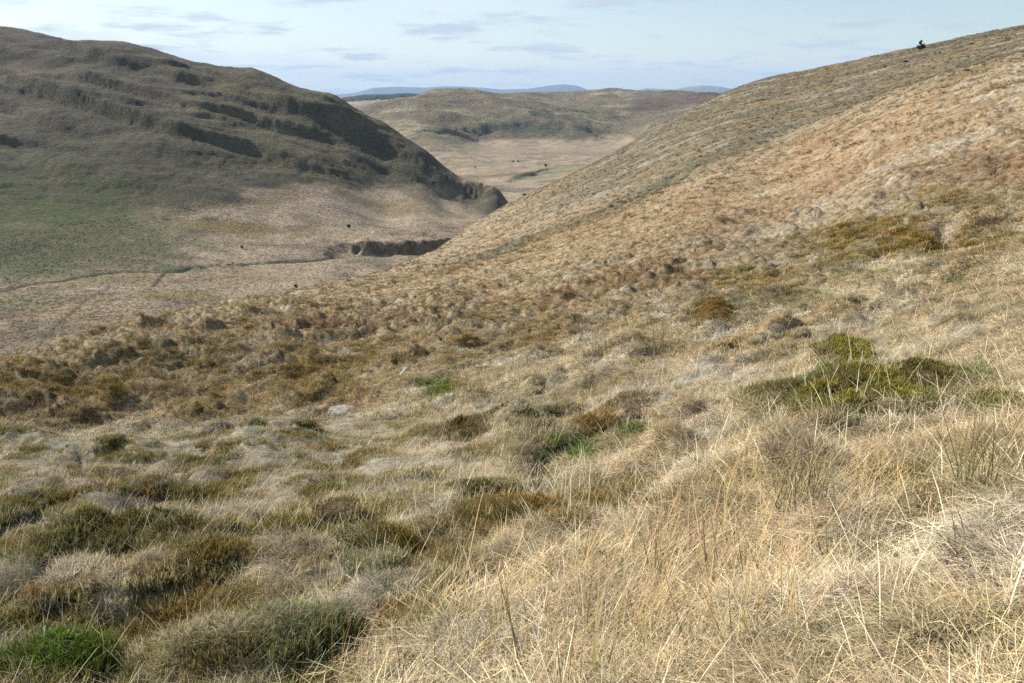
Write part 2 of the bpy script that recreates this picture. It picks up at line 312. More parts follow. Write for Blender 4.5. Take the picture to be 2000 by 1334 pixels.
SKY_A = np.array([ray(p, 150)[0] for p in (-400, 0, 250, 500, 650, 750, 830, 900, 980)]); SKY_R = np.array([1080, 1000, 920, 840, 790, 765, 730, 700, 665.])
DS = np.array([GX, GY]); DS = DS / np.linalg.norm(DS)     # uphill direction of the near slope
def height(x, y, detail=True):
    r = np.hypot(x, y); az = np.arctan2(x, y); lr = np.log(np.maximum(r, .3))
    z = tan_base(az, lr) * r
    near = 1 - sstep(190, 300, r)
    s_, c_ = x * DS[0] + y * DS[1], -x * DS[1] + y * DS[0]         # up the slope, along the slope
    # near and middle slope -------------------------------------------------
    m = r < 330
    if m.any():
        X, Y, RR = x[m], y[m], r[m]; S, T = s_[m], c_[m]
        wx, wy = X + .35 * perlin(X * .9, Y * .9, 3), Y + .35 * perlin(X * .9 + 5, Y * .9, 4)
        h = 0.16 * fbm(X * .55, Y * .55, 3, 11) * sstep(1.2, 4, RR)
        d, i = worley(wx * 2.0, wy * 2.0, 21)
        mask = sstep(-.25, .35, fbm(X * .35, Y * .35, 3, 31))
        dome = np.sqrt(np.clip(1 - (d / .62) ** 2, 0, 1))
        h += mask * dome * (.08 + .22 * i) * (1 - .6 * sstep(30, 80, RR)) * sstep(2, 5, RR)
        # coarser hummocks, longest down the slope, on the bank and further up
        S2, T2 = S + .8 * perlin(X * .25, Y * .25, 8), T + .8 * perlin(X * .25 + 9, Y * .25, 9)
        d2, i2 = worley(S2 * .55, T2 * 1.0, 41)
        dome2 = np.sqrt(np.clip(1 - (d2 / .68) ** 2, 0, 1))
        band = sstep(14, 24, RR)
        mk2 = sstep(-.35, .25, fbm(X * .12, Y * .12, 3, 51))
        h += sstep(40, 60, RR) * (1 - .6 * sstep(70, 110, RR)) * dome2 * (.04 + .16 * i2) * (.35 + .65 * mk2) + band * dome2 * .12
        h += sstep(45, 80, RR) * .38 * fbm(S * .16, T * .75, 4, 57, .6)
        d5, i5 = worley(S2 * .95, T2 * 1.9, 47)
        h += band * (1 - .5 * sstep(40, 80, RR)) * np.sqrt(np.clip(1 - (d5 / .66) ** 2, 0, 1)) * (.08 + .30 * i5 ** 1.5) * (1 - .8 * sstep(33, 50, RR)) * (.25 + .75 * mk2)
        h += band * .30 * fbm(S2 * .35, T2 * .8, 3, 53) + band * (1 - .7 * sstep(40, 60, RR)) * .26 * fbm(S2 * .5, T2 * 2.2, 4, 54, .6)
        h += sstep(30, 70, RR) * .55 * fbm(S * .07, T * .16, 4, 61)
        d3, i3 = worley(S2 * .22, T2 * .42, 45)
        h += sstep(55, 110, RR) * np.sqrt(np.clip(1 - (d3 / .7) ** 2, 0, 1)) * .18 * i3
        z[m] += h * near[m]
        for c, inv, H in MOUNDS_W:
            q0 = X - c[0]; q1 = Y - c[1]
            a, b = inv[0, 0] * q0 + inv[0, 1] * q1, inv[1, 0] * q0 + inv[1, 1] * q1
            z[m] += 1.25 * H * np.exp(-(a * a + b * b) * 1.1) * (1 + .5 * fbm(X * 3, Y * 3, 2, 77))
        d, s, a = seg_dist(X, Y, CHANNEL); z[m] -= .20 * np.exp(-(d / .16) ** 2)
        d, s, a = seg_dist(X, Y, NOTCH); z[m] -= .6 * np.exp(-(d / .3) ** 2)
    # valley, left hill, hills beyond ----------------------------------------
    m = r >= 190
    if m.any():
        X, Y, RR = x[m], y[m], r[m]; f = 1 - near[m]; AZ = az[m]
        h = 0.0
        hill = sstep(-72, -55, z[m]) * (1 - sstep(1400, 1700, RR))
        wob = 9 * fbm(X / 45, Y / 45, 3, 71)
        h = h + hill * 5.0 * fbm(X / 130, Y / 90, 4, 73) * .6 + (hill * .75 + .2) * 1.5 * fbm(X / 20, Y / 20, 5, 75, .65)
        rid = 1 - np.abs(fbm((X * .95 + Y * .3) / 110, (Y * .95 - X * .3) / 38, 4, 79)) * 2.4
        h = h + hill * 1.0 * np.maximum(rid, 0) ** 2
        skyl = 1 - sstep(-50, -8, RR - np.interp(AZ, SKY_A, SKY_R)); skyl = np.where(AZ < -.06, skyl, 1)
        w_ = (z[m] + .22 * X + 3.4 * fbm((X * .8 - Y * .6) / 260, (X * .6 + Y * .8) / 110, 3, 86) + .45 * fbm(X / 14, Y / 14, 3, 98)) / 15.0
        fr_ = w_ - np.floor(w_); am = _hash(np.floor(w_), np.floor(w_) * 0, 87) * .6 + .5
        h = h + hill * (15.0 * .60) * (sstep(.0, .18, fr_) - fr_ + .35) * am * sstep(-.4, .15, fbm(X / 150 + 3, Y / 90, 3, 89)) * sstep(-68, -40, z[m] + 6 * fbm(X / 40, Y / 40, 2, 90)) * (X < 0) * skyl
        d4, i4 = worley(X / 6., Y / 6., 81)
        h = h + sstep(750, 950, RR) * (1 - sstep(1500, 1900, RR)) * 5 * fbm(X / 110, Y / 80, 4, 102, .55)
        h = h + (1 - sstep(700, 1000, RR)) * (.15 + .7 * hill) * (.8 * i4) * np.sqrt(np.clip(1 - (d4 / .7) ** 2, 0, 1))
        far = sstep(1500, 1900, RR)
        h = h + far * ((26 * fbm(X / 420, Y / 420, 5, 83, .5) + 22 * np.maximum(.45 - np.abs(fbm(X / 330, Y / 330, 4, 88)), 0)) * sstep(-112, -85, z[m]) + 2.5 * fbm(X / 60, Y / 60, 4, 84, .6)) + sstep(900, 1300, RR) * 1.6 * fbm(X / 70, Y / 70, 4, 85)
        sel = (RR < 1200)
        for grp, w0 in ((LEDGES, 1.0), (RIDGES, .6)):
            for pl, D, s0, W in grp:
                cxm = np.mean(pl, 0); k = np.where(np.hypot(X - cxm[0], Y - cxm[1]) < 200)[0]
                if not len(k): continue
                Xk, Yk = X[k] + w0 * 5 * fbm(X[k] / 22, Y[k] / 22, 4, 91), Y[k] + w0 * 6 * fbm(X[k] / 26, Y[k] / 26, 3, 92)
                d, s, a = seg_dist(Xk, Yk, pl)
                h[k] += .8 * D * skyl[k] * np.tanh(d * s / (.8 * s0)) * np.exp(-d / W) * (np.sin(np.pi * np.clip(a, .0, 1)) * .75 + .25)
        k = np.where(RR > 1200)[0]
        if len(k):
            Xk, Yk = X[k] + 25 * fbm(X[k] / 90, Y[k] / 90, 3, 93), Y[k] + 25 * fbm(X[k] / 90, Y[k] / 90, 3, 94)
            for pl, D, s0, W in CRAGS:
                d, s, a = seg_dist(Xk, Yk, pl)
                h[k] += D * (.5 + 1.3 * fbm(X[k] / 80, Y[k] / 80, 3, 97)) * np.tanh(d * s / s0) * np.exp(-d / W)
        k = np.where(RR < 620)[0]
        if len(k):
            Xk, Yk = X[k] + 6 * fbm(X[k] / 14, Y[k] / 14, 4, 95), Y[k] + 9 * fbm(X[k] / 14, Y[k] / 14, 4, 96)
            d, s, a = seg_dist(Xk, Yk, SCARP); q = d * s
            h[k] += np.where(q < 0, -4.0 * np.exp(q / 30), -4.0 + (6.0 + 4 * fbm(X[k] / 18, Y[k] / 18, 3, 99)) * sstep(0, 6.0, q + 3.0 * fbm(X[k] / 10, Y[k] / 10, 4, 100))) * np.where(q < 0, 1, np.exp(-np.maximum(q - 7, 0) / 30)) * sstep(0, .12, a) * (1 - sstep(.96, 1, a)) * (d < 120)
            d, s, a = seg_dist(Xk, Yk, STREAM); h[k] -= 1.3 * np.exp(-(d / 1.3) ** 2) + .7 * np.exp(-(d / 8) ** 2)
            d, s, a = seg_dist(X[k], Y[k], DITCH); h[k] -= .6 * np.exp(-(d / .5) ** 2)
            d, s, a = seg_dist(X[k], Y[k], DITCH2); h[k] -= .6 * np.exp(-(d / .5) ** 2)
        z[m] += h * f
    return z

# ------------------------------------------------------------------ what grows where
def lin(*c): return np.array([((v / 255) / 12.92 if v < 10 else ((v / 255 + .055) / 1.055) ** 2.4) for v in c])
STRAW, PALE, TAN, RUST = np.array([.55, .45, .29]), np.array([.70, .63, .50]), np.array([.34, .25, .14]), np.array([.33, .205, .11])
GOLD, OLIVE, GREEN, DARK = np.array([.27, .19, .04]), np.array([.145, .13, .035]), np.array([.085, .125, .02]), np.array([.075, .06, .035])
GREYG, PINK, LHILL = np.array([.24, .225, .15]), np.array([.38, .30, .21]), np.array([.105, .09, .062])
# (px, py, rx, ry, colour, strength, moss 0..1, nearest distance)
PATCH = [
 (120, 770, 190, 30, GOLD, .65, .6), (330, 705, 170, 18, OLIVE, .55, .5), (60, 735, 90, 14, GOLD, .4, .4), (640, 745, 90, 50, GOLD, .5, .5), (560, 770, 50, 30, GOLD, .4, .4), (430, 800, 120, 35, GOLD, .3, .3),
 (330, 780, 60, 30, TAN, .6, .2), (100, 815, 110, 22, TAN, .8, 0), (230, 745, 110, 18, TAN, .7, .2), (700, 640, 160, 22, RUST, .6, 0), (560, 650, 120, 16, RUST, .4, 0), (690, 790, 60, 22, RUST, .55, 0), (960, 600, 120, 18, RUST, .5, 0),
 (1260, 560, 110, 24, RUST, .75, 0), (1080, 600, 80, 22, RUST, .5, .1), (1720, 475, 170, 36, GOLD, .85, .8), (1620, 510, 90, 26, GOLD, .7, .7), (1850, 400, 90, 30, GOLD, .6, .5), (1960, 330, 80, 50, RUST, .55, 0), (1440, 560, 60, 26, GOLD, .7, .7), (1520, 560, 60, 20, GOLD, .5, .5),
 (1900, 350, 140, 26, RUST, .45, 0), (1460, 395, 170, 14, RUST, .4, 0), (1250, 440, 200, 12, RUST, .45, 0), (1160, 470, 150, 10, TAN, .5, 0), (1700, 300, 200, 20, RUST, .5, 0), (1850, 230, 160, 16, RUST, .5, 0), (1500, 340, 120, 10, RUST, .4, 0),
 (1560, 470, 30, 14, OLIVE, .6, .6), (1560, 595, 70, 20, GREEN, .45, .3), (1430, 610, 50, 14, GREEN, .5, .3), (1390, 635, 46, 20, OLIVE, .95, 1), (1420, 695, 60, 22, GOLD * .9 + RUST * .2, .85, .6), (1650, 540, 70, 12, GREEN, .35, .1), (1880, 550, 30, 8, GREEN, .9, .6),
 (1660, 700, 60, 26, OLIVE * 1.3, .9, 1), (1740, 735, 70, 22, OLIVE * 1.2 + RUST * .1, .8, .8), (1560, 780, 90, 40, GREEN, .85, .9), (1500, 800, 60, 40, OLIVE, .8, .9), (1620, 840, 110, 34, OLIVE * 1.3, .95, 1), (1700, 800, 80, 30, OLIVE * 1.2, .9, 1),
 (1800, 770, 90, 30, OLIVE, .9, 1), (1950, 793, 60, 18, OLIVE * 1.3, .9, 1), (1780, 800, 60, 20, GREEN, .6, .8), (1905, 740, 36, 20, GREEN, .8, .2), (1560, 690, 40, 12, GOLD, .6, .6),
 (860, 762, 40, 20, GREEN, .85, .9), (905, 765, 50, 16, GOLD, .5, .6), (880, 850, 60, 16, OLIVE, .8, .9), (905, 862, 36, 16, DARK + RUST * .3, .8, .8), (975, 822, 40, 16, DARK, .8, .8), (1040, 825, 50, 16, OLIVE, .8, .7), (1165, 845, 46, 20, GOLD * .7 + RUST * .3, .9, 1),
 (1110, 880, 70, 24, GREEN, .95, .8), (1230, 855, 50, 14, GREEN, .9, .8), (1240, 818, 50, 14, DARK + RUST * .4, .8, .8), (1080, 925, 40, 20, GREEN * .8, .8, .5), (1030, 885, 50, 34, OLIVE, .6, .3),
 (1010, 1035, 150, 30, GOLD * .8, 1, 1), (1200, 960, 120, 34, GOLD * .9, .9, .9), (850, 1100, 120, 44, GOLD * .8, 1, 1), (1060, 1000, 70, 20, RUST * .8, .5, .5), (1290, 1010, 100, 30, GOLD * .9, .85, .85), (940, 975, 60, 26, OLIVE, .85, .8), (800, 1010, 60, 24, GOLD * .8, .5, .5),
 (290, 1135, 180, 55, OLIVE * .9, .85, .9), (110, 1130, 90, 36, OLIVE * 1.2, .8, .9), (580, 1060, 100, 34, GOLD * .7, .7, .7), (620, 1130, 60, 24, OLIVE, .5, .5), (720, 1100, 70, 50, OLIVE, .6, .6), (400, 1200, 110, 36, GOLD * .75, .7, .8), (520, 1210, 60, 24, GOLD * .7, .6, .6),
 (110, 1290, 110, 40, GREEN, .95, .4), (30, 1300, 60, 30, GREEN * .8, .8, .4), (350, 1310, 160, 34, OLIVE * 1.2, .8, .8), (600, 1280, 100, 36, GREEN, .7, .4), (470, 1290, 60, 30, OLIVE, .7, .8), (730, 1150, 60, 50, GREEN * .9, .5, .3), (230, 1180, 60, 26, GOLD * .7, .6, .7),
 (60, 870, 90, 16, OLIVE, .8, .8), (150, 960, 90, 16, OLIVE, .6, .7), (40, 1050, 60, 30, OLIVE, .8, .7), (260, 960, 60, 18, GOLD * .8, .6, .6), (380, 980, 60, 18, OLIVE, .6, .6), (300, 1030, 80, 20, OLIVE, .55, .6), (430, 930, 60, 14, OLIVE, .5, .6), (580, 880, 60, 12, OLIVE, .6, .6),
 (480, 1010, 70, 16, OLIVE * 1.1, .5, .5), (650, 960, 70, 20, OLIVE, .35, .4), (1790, 965, 70, 28, GREEN * 1.2, .85, .6), (1720, 960, 70, 28, GOLD * .9, .8, .7), (1860, 900, 90, 20, GOLD, .5, .5), (1930, 1280, 130, 60, GOLD * .8 + GREEN * .3, .95, .9), (1840, 1180, 70, 30, GOLD, .6, .6), (1560, 1290, 70, 30, OLIVE, .6, .6), (1720, 1120, 60, 20, OLIVE, .5, .5), (1700, 1250, 80, 30, GREEN * 1.2, .7, .5), (1990, 960, 50, 30, GOLD, .5, .3),
 (1400, 1270, 60, 30, OLIVE, .4, .3), (1450, 960, 60, 20, GOLD, .4, .3), (1960, 1210, 50, 24, GOLD, .5, .4), (1240, 1220, 90, 40, OLIVE, .5, .3), (1100, 1330, 80, 30, GREEN, .5, .2), (960, 1210, 60, 30, OLIVE, .5, .4),
]
SHADE_BAND = np.array([.095, .09, .055])  # grey-green gully band, its shade put into the slope colour
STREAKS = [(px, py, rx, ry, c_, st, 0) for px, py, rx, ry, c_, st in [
 (960, 500, 90, 14, SHADE_BAND, .8), (1060, 462, 90, 14, SHADE_BAND, .9), (1160, 428, 90, 15, SHADE_BAND, .9), (1250, 385, 80, 18, SHADE_BAND, .9), (1340, 338, 80, 20, SHADE_BAND, .9), (1430, 295, 80, 20, SHADE_BAND, .9), (1520, 252, 80, 20, SHADE_BAND, .9),
 (1610, 212, 80, 18, SHADE_BAND * .9, .9), (1700, 188, 80, 14, SHADE_BAND * .9, .9), (1800, 158, 90, 12, SHADE_BAND, .9), (1900, 132, 90, 10, SHADE_BAND, .8), (1560, 205, 60, 10, GREEN * .9, .5), (1640, 172, 90, 10, TAN * .9, .8), (1500, 200, 80, 10, TAN * .75, .7), (1400, 262, 90, 10, TAN * .75, .7),
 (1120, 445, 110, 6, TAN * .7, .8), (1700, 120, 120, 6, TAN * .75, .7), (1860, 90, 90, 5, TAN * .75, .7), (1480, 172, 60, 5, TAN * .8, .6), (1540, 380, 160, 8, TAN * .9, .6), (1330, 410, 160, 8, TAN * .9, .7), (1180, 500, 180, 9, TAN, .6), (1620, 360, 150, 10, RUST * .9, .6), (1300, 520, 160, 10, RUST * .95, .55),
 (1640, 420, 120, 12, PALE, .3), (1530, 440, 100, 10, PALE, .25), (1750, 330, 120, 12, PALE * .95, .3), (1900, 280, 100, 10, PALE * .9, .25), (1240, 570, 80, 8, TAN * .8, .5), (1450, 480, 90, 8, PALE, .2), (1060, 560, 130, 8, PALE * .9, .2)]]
PATCH_W = []
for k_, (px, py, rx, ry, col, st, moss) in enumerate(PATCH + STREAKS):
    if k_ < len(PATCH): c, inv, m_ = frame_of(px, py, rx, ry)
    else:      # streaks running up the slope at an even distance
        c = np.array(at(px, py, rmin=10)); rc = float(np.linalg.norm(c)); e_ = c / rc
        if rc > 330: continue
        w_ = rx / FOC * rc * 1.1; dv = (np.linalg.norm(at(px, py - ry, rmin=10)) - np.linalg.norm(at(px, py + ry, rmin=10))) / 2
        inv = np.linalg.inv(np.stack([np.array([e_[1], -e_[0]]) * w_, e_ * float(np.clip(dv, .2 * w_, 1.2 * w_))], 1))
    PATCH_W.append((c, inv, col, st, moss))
FPATCH = [ # far ground: valley, left hill, across the plain
 (60, 440, 260, 90, np.array([.085, .10, .035]), .8), (60, 330, 260, 60, np.array([.085, .083, .048]), .6), (180, 500, 160, 40, np.array([.11, .105, .055]), .7), (30, 520, 120, 30, np.array([.09, .10, .045]), .8), (100, 420, 50, 20, np.array([.10, .115, .04]), .6),
 (605, 340, 22, 6, np.array([.10, .15, .03]), .8), (450, 445, 90, 10, np.array([.20, .15, .06]), .8), (480, 440, 60, 8, np.array([.2, .15, .06]), .5), (300, 575, 40, 10, np.array([.22, .2, .08]), .7), (380, 575, 50, 8, np.array([.25, .2, .08]), .7), (285, 550, 40, 8, TAN, .6),
 (350, 525, 60, 7, np.array([.14, .16, .08]), .8), (150, 590, 60, 14, TAN, .5), (40, 590, 80, 16, np.array([.2, .18, .1]), .7), (720, 500, 40, 8, GREYG, .6), (520, 525, 80, 8, TAN, .4), (150, 665, 90, 14, TAN * 1.1, .6), (200, 545, 150, 12, np.array([.24, .19, .1]), .6),
 (1050, 345, 50, 10, np.array([.20, .21, .10]), .6), (1100, 330, 60, 8, np.array([.22, .22, .12]), .5), (960, 386, 60, 16, np.array([.09, .08, .06]), .8), (900, 372, 60, 14, np.array([.12, .10, .07]), .6), (1120, 362, 90, 8, np.array([.10, .095, .06]), .7), (960, 345, 70, 3, np.array([.16, .13, .09]), .7), (1000, 372, 60, 3, np.array([.16, .13, .09]), .7), (1100, 300, 120, 4, np.array([.24, .19, .12]), .6), (900, 320, 60, 4, np.array([.24, .2, .12]), .6), (900, 285, 110, 12, np.array([.24, .205, .13]), .5), (1150, 300, 80, 6, GREYG, .4),  # dark patches at the spur end paint the crag's shade into the ground
 (960, 335, 70, 4, TAN, .6), (1330, 205, 90, 8, np.array([.15, .10, .075]), .8), (1380, 192, 50, 5, np.array([.11, .065, .05]), .9), (1180, 190, 60, 3, np.array([.22, .14, .1]), .6), (1060, 255, 90, 10, np.array([.1, .105, .07]), .8), (600, 190, 200, 40, np.array([.2, .17, .09]), .4), (1080, 228, 50, 8, np.array([.1, .105, .07]), .6),
]
FPATCH_W = []
for px, py, rx, ry, col, st in FPATCH:
    c = np.array(at(px, py, rmin=190)); rc = np.linalg.norm(c); e_ = c / rc
    lo = np.linalg.norm(at(px, py + ry, rmin=190)); hi = np.linalg.norm(at(px, py - ry, rmin=190))
    w_ = rx / FOC * rc; u = np.array([e_[1], -e_[0]]) * w_
    v = e_ * float(np.clip((hi - lo) / 2, .12 * w_, 1.6 * w_))
    FPATCH_W.append((c, np.linalg.inv(np.stack([u, v], 1)), col, st))

def mixc(c, col, w): return c + (col - c) * w[:, None]
def cover(x, y, z=None):
    """colour of what grows at a place and how mossy (short) it is"""
    r = np.hypot(x, y); n = len(x)
    s_, c_ = x * DS[0] + y * DS[1], -x * DS[1] + y * DS[0]
    col = np.tile(STRAW, (n, 1)); moss = np.zeros(n)
    a = fbm(x * .9, y * .9, 4, 101); b = fbm(s_ * .10, c_ * .55, 4, 103, .65); c2 = fbm(x * 2.3, y * 2.3, 3, 107)
    col = mixc(col, PALE, sstep(-.1, .45, a)); col = mixc(col, TAN, sstep(.0, .4, b) * .6); col = mixc(col, PALE, sstep(.05, .35, -b) * sstep(25, 50, r) * .3)
    col = mixc(col, RUST, sstep(.10, .32, fbm(s_ * .07 + 4, c_ * .38, 5, 109, .65)) * sstep(16, 45, r) * .8)
    col = mixc(col, GREYG, sstep(.05, .5, fbm(s_ * .08, c_ * .5 + 9, 4, 111)) * sstep(12, 50, r) * .4)
    near_ = 1 - sstep(16, 34, r)
    left_ = sstep(.15, -.30, np.arctan2(x, y)) * (1 - sstep(13, 20, r))
    g = sstep(.08, .22, fbm(x * 1.5 + 3, y * 1.5, 4, 113, .6)) * near_
    col = mixc(col, OLIVE * 1.35, g * (.25 + .6 * left_)); moss = np.maximum(moss, g * (.25 + .65 * left_))
    gg = sstep(.12, .26, fbm(x * 1.9 - 7, y * 1.9 + 2, 4, 115, .6)) * (left_ + .25 * near_)
    col = mixc(col, GOLD * .9, np.minimum(gg, 1) * .75); moss = np.maximum(moss, np.minimum(gg, 1) * .8)
    col = mixc(col, np.array([.52, .48, .37]), left_ * .5 * (1 - moss))
    bank = sstep(16.5, 19.5, r) * (1 - sstep(60, 90, r)) * sstep(.35, .0, np.arctan2(x, y))
    col = mixc(col, col * np.array([.86, .80, .70]), bank * .7)
    bb_ = sstep(.02, .28, fbm(x * .55, y * .55, 4, 117, .6))
    col = mixc(col, GOLD * 1.1, bank * bb_ * .4); moss = np.maximum(moss, bank * bb_ * .4)
    col = mixc(col, TAN * 1.15, bank * sstep(.0, .35, fbm(x * .8 + 9, y * .8, 4, 119, .6)) * .55)
    col = col * (1 - sstep(18, 85, r)[:, None] * np.array([.42, .46, .50]))
    wx, wy = fbm(x * .9, y * .9, 4, 121, .6), fbm(x * .9 + 31, y * .9, 4, 122, .6)
    mm = (r < 190) | ((r < 330) & (np.arctan2(x, y) > -.1))
    idx = np.where(mm)[0]
    X, Y = x[idx], y[idx]; wxx, wyy = wx[idx], wy[idx]
    cc, ms = col[idx], moss[idx]
    nr_ = r[idx]
    brk = sstep(-.22, .12, fbm(X * 1.6 + 5, Y * 1.6, 4, 125, .65))
    for c, inv, pc, st, mo in PATCH_W:
        q0 = X - c[0]; q1 = Y - c[1]
        aa, bb = inv[0, 0] * q0 + inv[0, 1] * q1 + wxx * .9, inv[1, 0] * q0 + inv[1, 1] * q1 + wyy * .9
        w = (1 - sstep(.65, 1.35, np.sqrt(aa * aa + bb * bb))) * st
        w = w * np.where(nr_ < 16, .65 + .35 * brk, .4 + .6 * brk)
        cc = cc + (pc - cc) * w[:, None]; ms = ms + (mo - ms) * w
    col[idx] = cc; moss[idx] = ms
    # upper slope behind the shoulder: greyer, with brown bands
    up = sstep(92, 118, r) * (1 - sstep(300, 330, r)) * sstep(-.02, .12, np.arctan2(x, y))
    col = mixc(col, np.array([.15, .132, .085]), up * .8); col = mixc(col, TAN * .7, up * sstep(.05, .25, fbm(s_ * .03, c_ * .12, 5, 131, .6)) * .8); col = mixc(col, PALE * .55, up * sstep(.1, .35, fbm(s_ * .04 + 7, c_ * .2, 5, 133, .6)) * .6)
    # far ground
    idx = np.where(r >= 190)[0]
    if len(idx):
        X, Y, RR = x[idx], y[idx], r[idx]
        zb = tan_base(np.arctan2(X, Y), np.log(RR)) * RR
        fl = np.tile(PINK, (len(idx), 1))
        fl = mixc(fl, PINK * .62, sstep(-.1, .3, fbm(X / 30, Y / 30, 5, 141, .6)))
        fl = mixc(fl, TAN * .8, sstep(.05, .25, fbm(X / 45, Y / 70, 5, 143, .65)) * .6)
        fl = mixc(fl, TAN * .5, sstep(.3, .5, fbm(X / 6, Y / 9, 3, 144, .6)) * .5)
        hill = sstep(-70, -64, zb + 12 * fbm(X / 60, Y / 60, 5, 145, .65)) * (1 - sstep(1300, 1600, RR))
        hl = np.tile(LHILL, (len(idx), 1))
        hl = mixc(hl, np.array([.17, .14, .095]), sstep(.0, .4, fbm(X / 50, Y / 50, 5, 146, .6)))
        hl = mixc(hl, np.array([.05, .047, .034]), sstep(.05, .4, fbm(X / 38 + 7, Y / 38, 5, 147, .6)) * .7)
        fl = fl + (hl - fl) * hill[:, None]
        far = sstep(1400, 1900, RR + 60 * fbm(X / 100, Y / 100, 3, 148)) * sstep(-113, -108, zb)
        fh = np.tile(np.array([.20, .16, .105]), (len(idx), 1))
        fh = mixc(fh, np.array([.33, .29, .18]), sstep(.0, .4, fbm(X / 160, Y / 160, 5, 149, .6)))
        fh = mixc(fh, np.array([.13, .125, .075]), sstep(.08, .4, fbm(X / 110 + 7, Y / 110, 5, 150, .6)) * .6)
        fl = fl + (fh - fl) * far[:, None]
        w1, w2 = fbm(X / RR * 18, Y / RR * 18 + RR / 40, 4, 151, .6), fbm(X / RR * 18 + 9, Y / RR * 18 + RR / 40, 4, 152, .6)
        for c, inv, pc, st in FPATCH_W:
            q0 = X - c[0]; q1 = Y - c[1]
            aa, bb = inv[0, 0] * q0 + inv[0, 1] * q1 + w1 * .8, inv[1, 0] * q0 + inv[1, 1] * q1 + w2 * .8
            w = (1 - sstep(.5, 1.4, np.sqrt(aa * aa + bb * bb))) * st
            fl = fl + (pc - fl) * w[:, None]
        d, s, a_ = seg_dist(X, Y, STREAM); fl = mixc(fl, np.array([.10, .11, .06]), np.exp(-(d / 3) ** 2) * .7)
        d, s, a_ = seg_dist(X, Y, DITCH); fl = mixc(fl, DARK, np.exp(-(d / .5) ** 2) * .55)
        d, s, a_ = seg_dist(X, Y, DITCH2); fl = mixc(fl, DARK, np.exp(-(d / .7) ** 2) * .8)
        d, s, a_ = seg_dist(X, Y, SCARP); q = d * s; fl = mixc(fl, np.array([.035, .032, .022]), sstep(-1, 1, q) * (1 - sstep(6, 9, q)) * (a_ > .01) * (a_ < .99) * .6)  # dark earth of the scarp face, with its shadow painted in
        for pl, D, s0, W in LEDGES + CRAGS:      # bare rock on the steep faces, darkened to paint in their shade
            cxm = np.mean(pl, 0); k = np.where(np.hypot(X - cxm[0], Y - cxm[1]) < 600)[0]
            if not len(k): continue
            d, s, a_ = seg_dist(X[k] + 6 * w1[k], Y[k] + 6 * w2[k], pl)
            fl[k] = mixc(fl[k], np.array([.085, .08, .06]), np.exp(-(d / (s0 * 1.1)) ** 2) * .6)
        f = sstep(190, 260, RR) * np.where((np.arctan2(X, Y) > -.08) & (RR < 330), 0, 1)
        f = np.where(RR > 330, 1, f)
        col[idx] = col[idx] + (fl - col[idx]) * f[:, None]
        moss[idx] *= (1 - f)
    col *= (1 + .22 * c2 * (1 - sstep(60, 120, r)))[:, None]
    return np.clip(col, .01, .8), np.clip(moss, 0, 1)

# ------------------------------------------------------------------ materials
def ground_mat(name, scale, bump, dark=1.0):
    m = bpy.data.materials.new(name); m.use_nodes = True
    n, l = m.node_tree.nodes, m.node_tree.links
    b = n['Principled BSDF']; b.inputs['Roughness'].default_value = .95; b.inputs['Specular IOR Level'].default_value = .12
    at_ = N(n, 'ShaderNodeAttribute', attribute_name='col')
    tcn = N(n, 'ShaderNodeTexCoord')
    x1 = N(n, 'ShaderNodeTexNoise'); x1.inputs['Scale'].default_value = scale; x1.inputs['Detail'].default_value = 8; x1.inputs['Roughness'].default_value = .7
    x2 = N(n, 'ShaderNodeTexNoise'); x2.inputs['Scale'].default_value = scale * .13; x2.inputs['Detail'].default_value = 5
    for x in (x1, x2): l.new(tcn.outputs['Object'], x.inputs['Vector'])
    r1 = ramp(n, l, x1.outputs[0], [(.3, (.42 * dark,) * 3), (.5, (.95 * dark,) * 3), (.68, (1.4 * dark, 1.36 * dark, 1.3 * dark))])
    r2 = ramp(n, l, x2.outputs[0], [(.3, (.85, .88, .85)), (.7, (1.12, 1.1, 1.08))])
    k1 = N(n, 'ShaderNodeMix', data_type='RGBA', blend_type='MULTIPLY'); k1.inputs[0].default_value = 1
    k2 = N(n, 'ShaderNodeMix', data_type='RGBA', blend_type='MULTIPLY'); k2.inputs[0].default_value = 1
    l.new(at_.outputs['Color'], k1.inputs[6]); l.new(r1, k1.inputs[7]); l.new(k1.outputs[2], k2.inputs[6]); l.new(r2, k2.inputs[7])
    l.new(k2.outputs[2], b.inputs['Base Color'])
    bp = N(n, 'ShaderNodeBump'); bp.inputs['Strength'].default_value = 1.0; bp.inputs['Distance'].default_value = bump
    l.new(x1.outputs[0], bp.inputs['Height']); l.new(bp.outputs[0], b.inputs['Normal'])
    return m
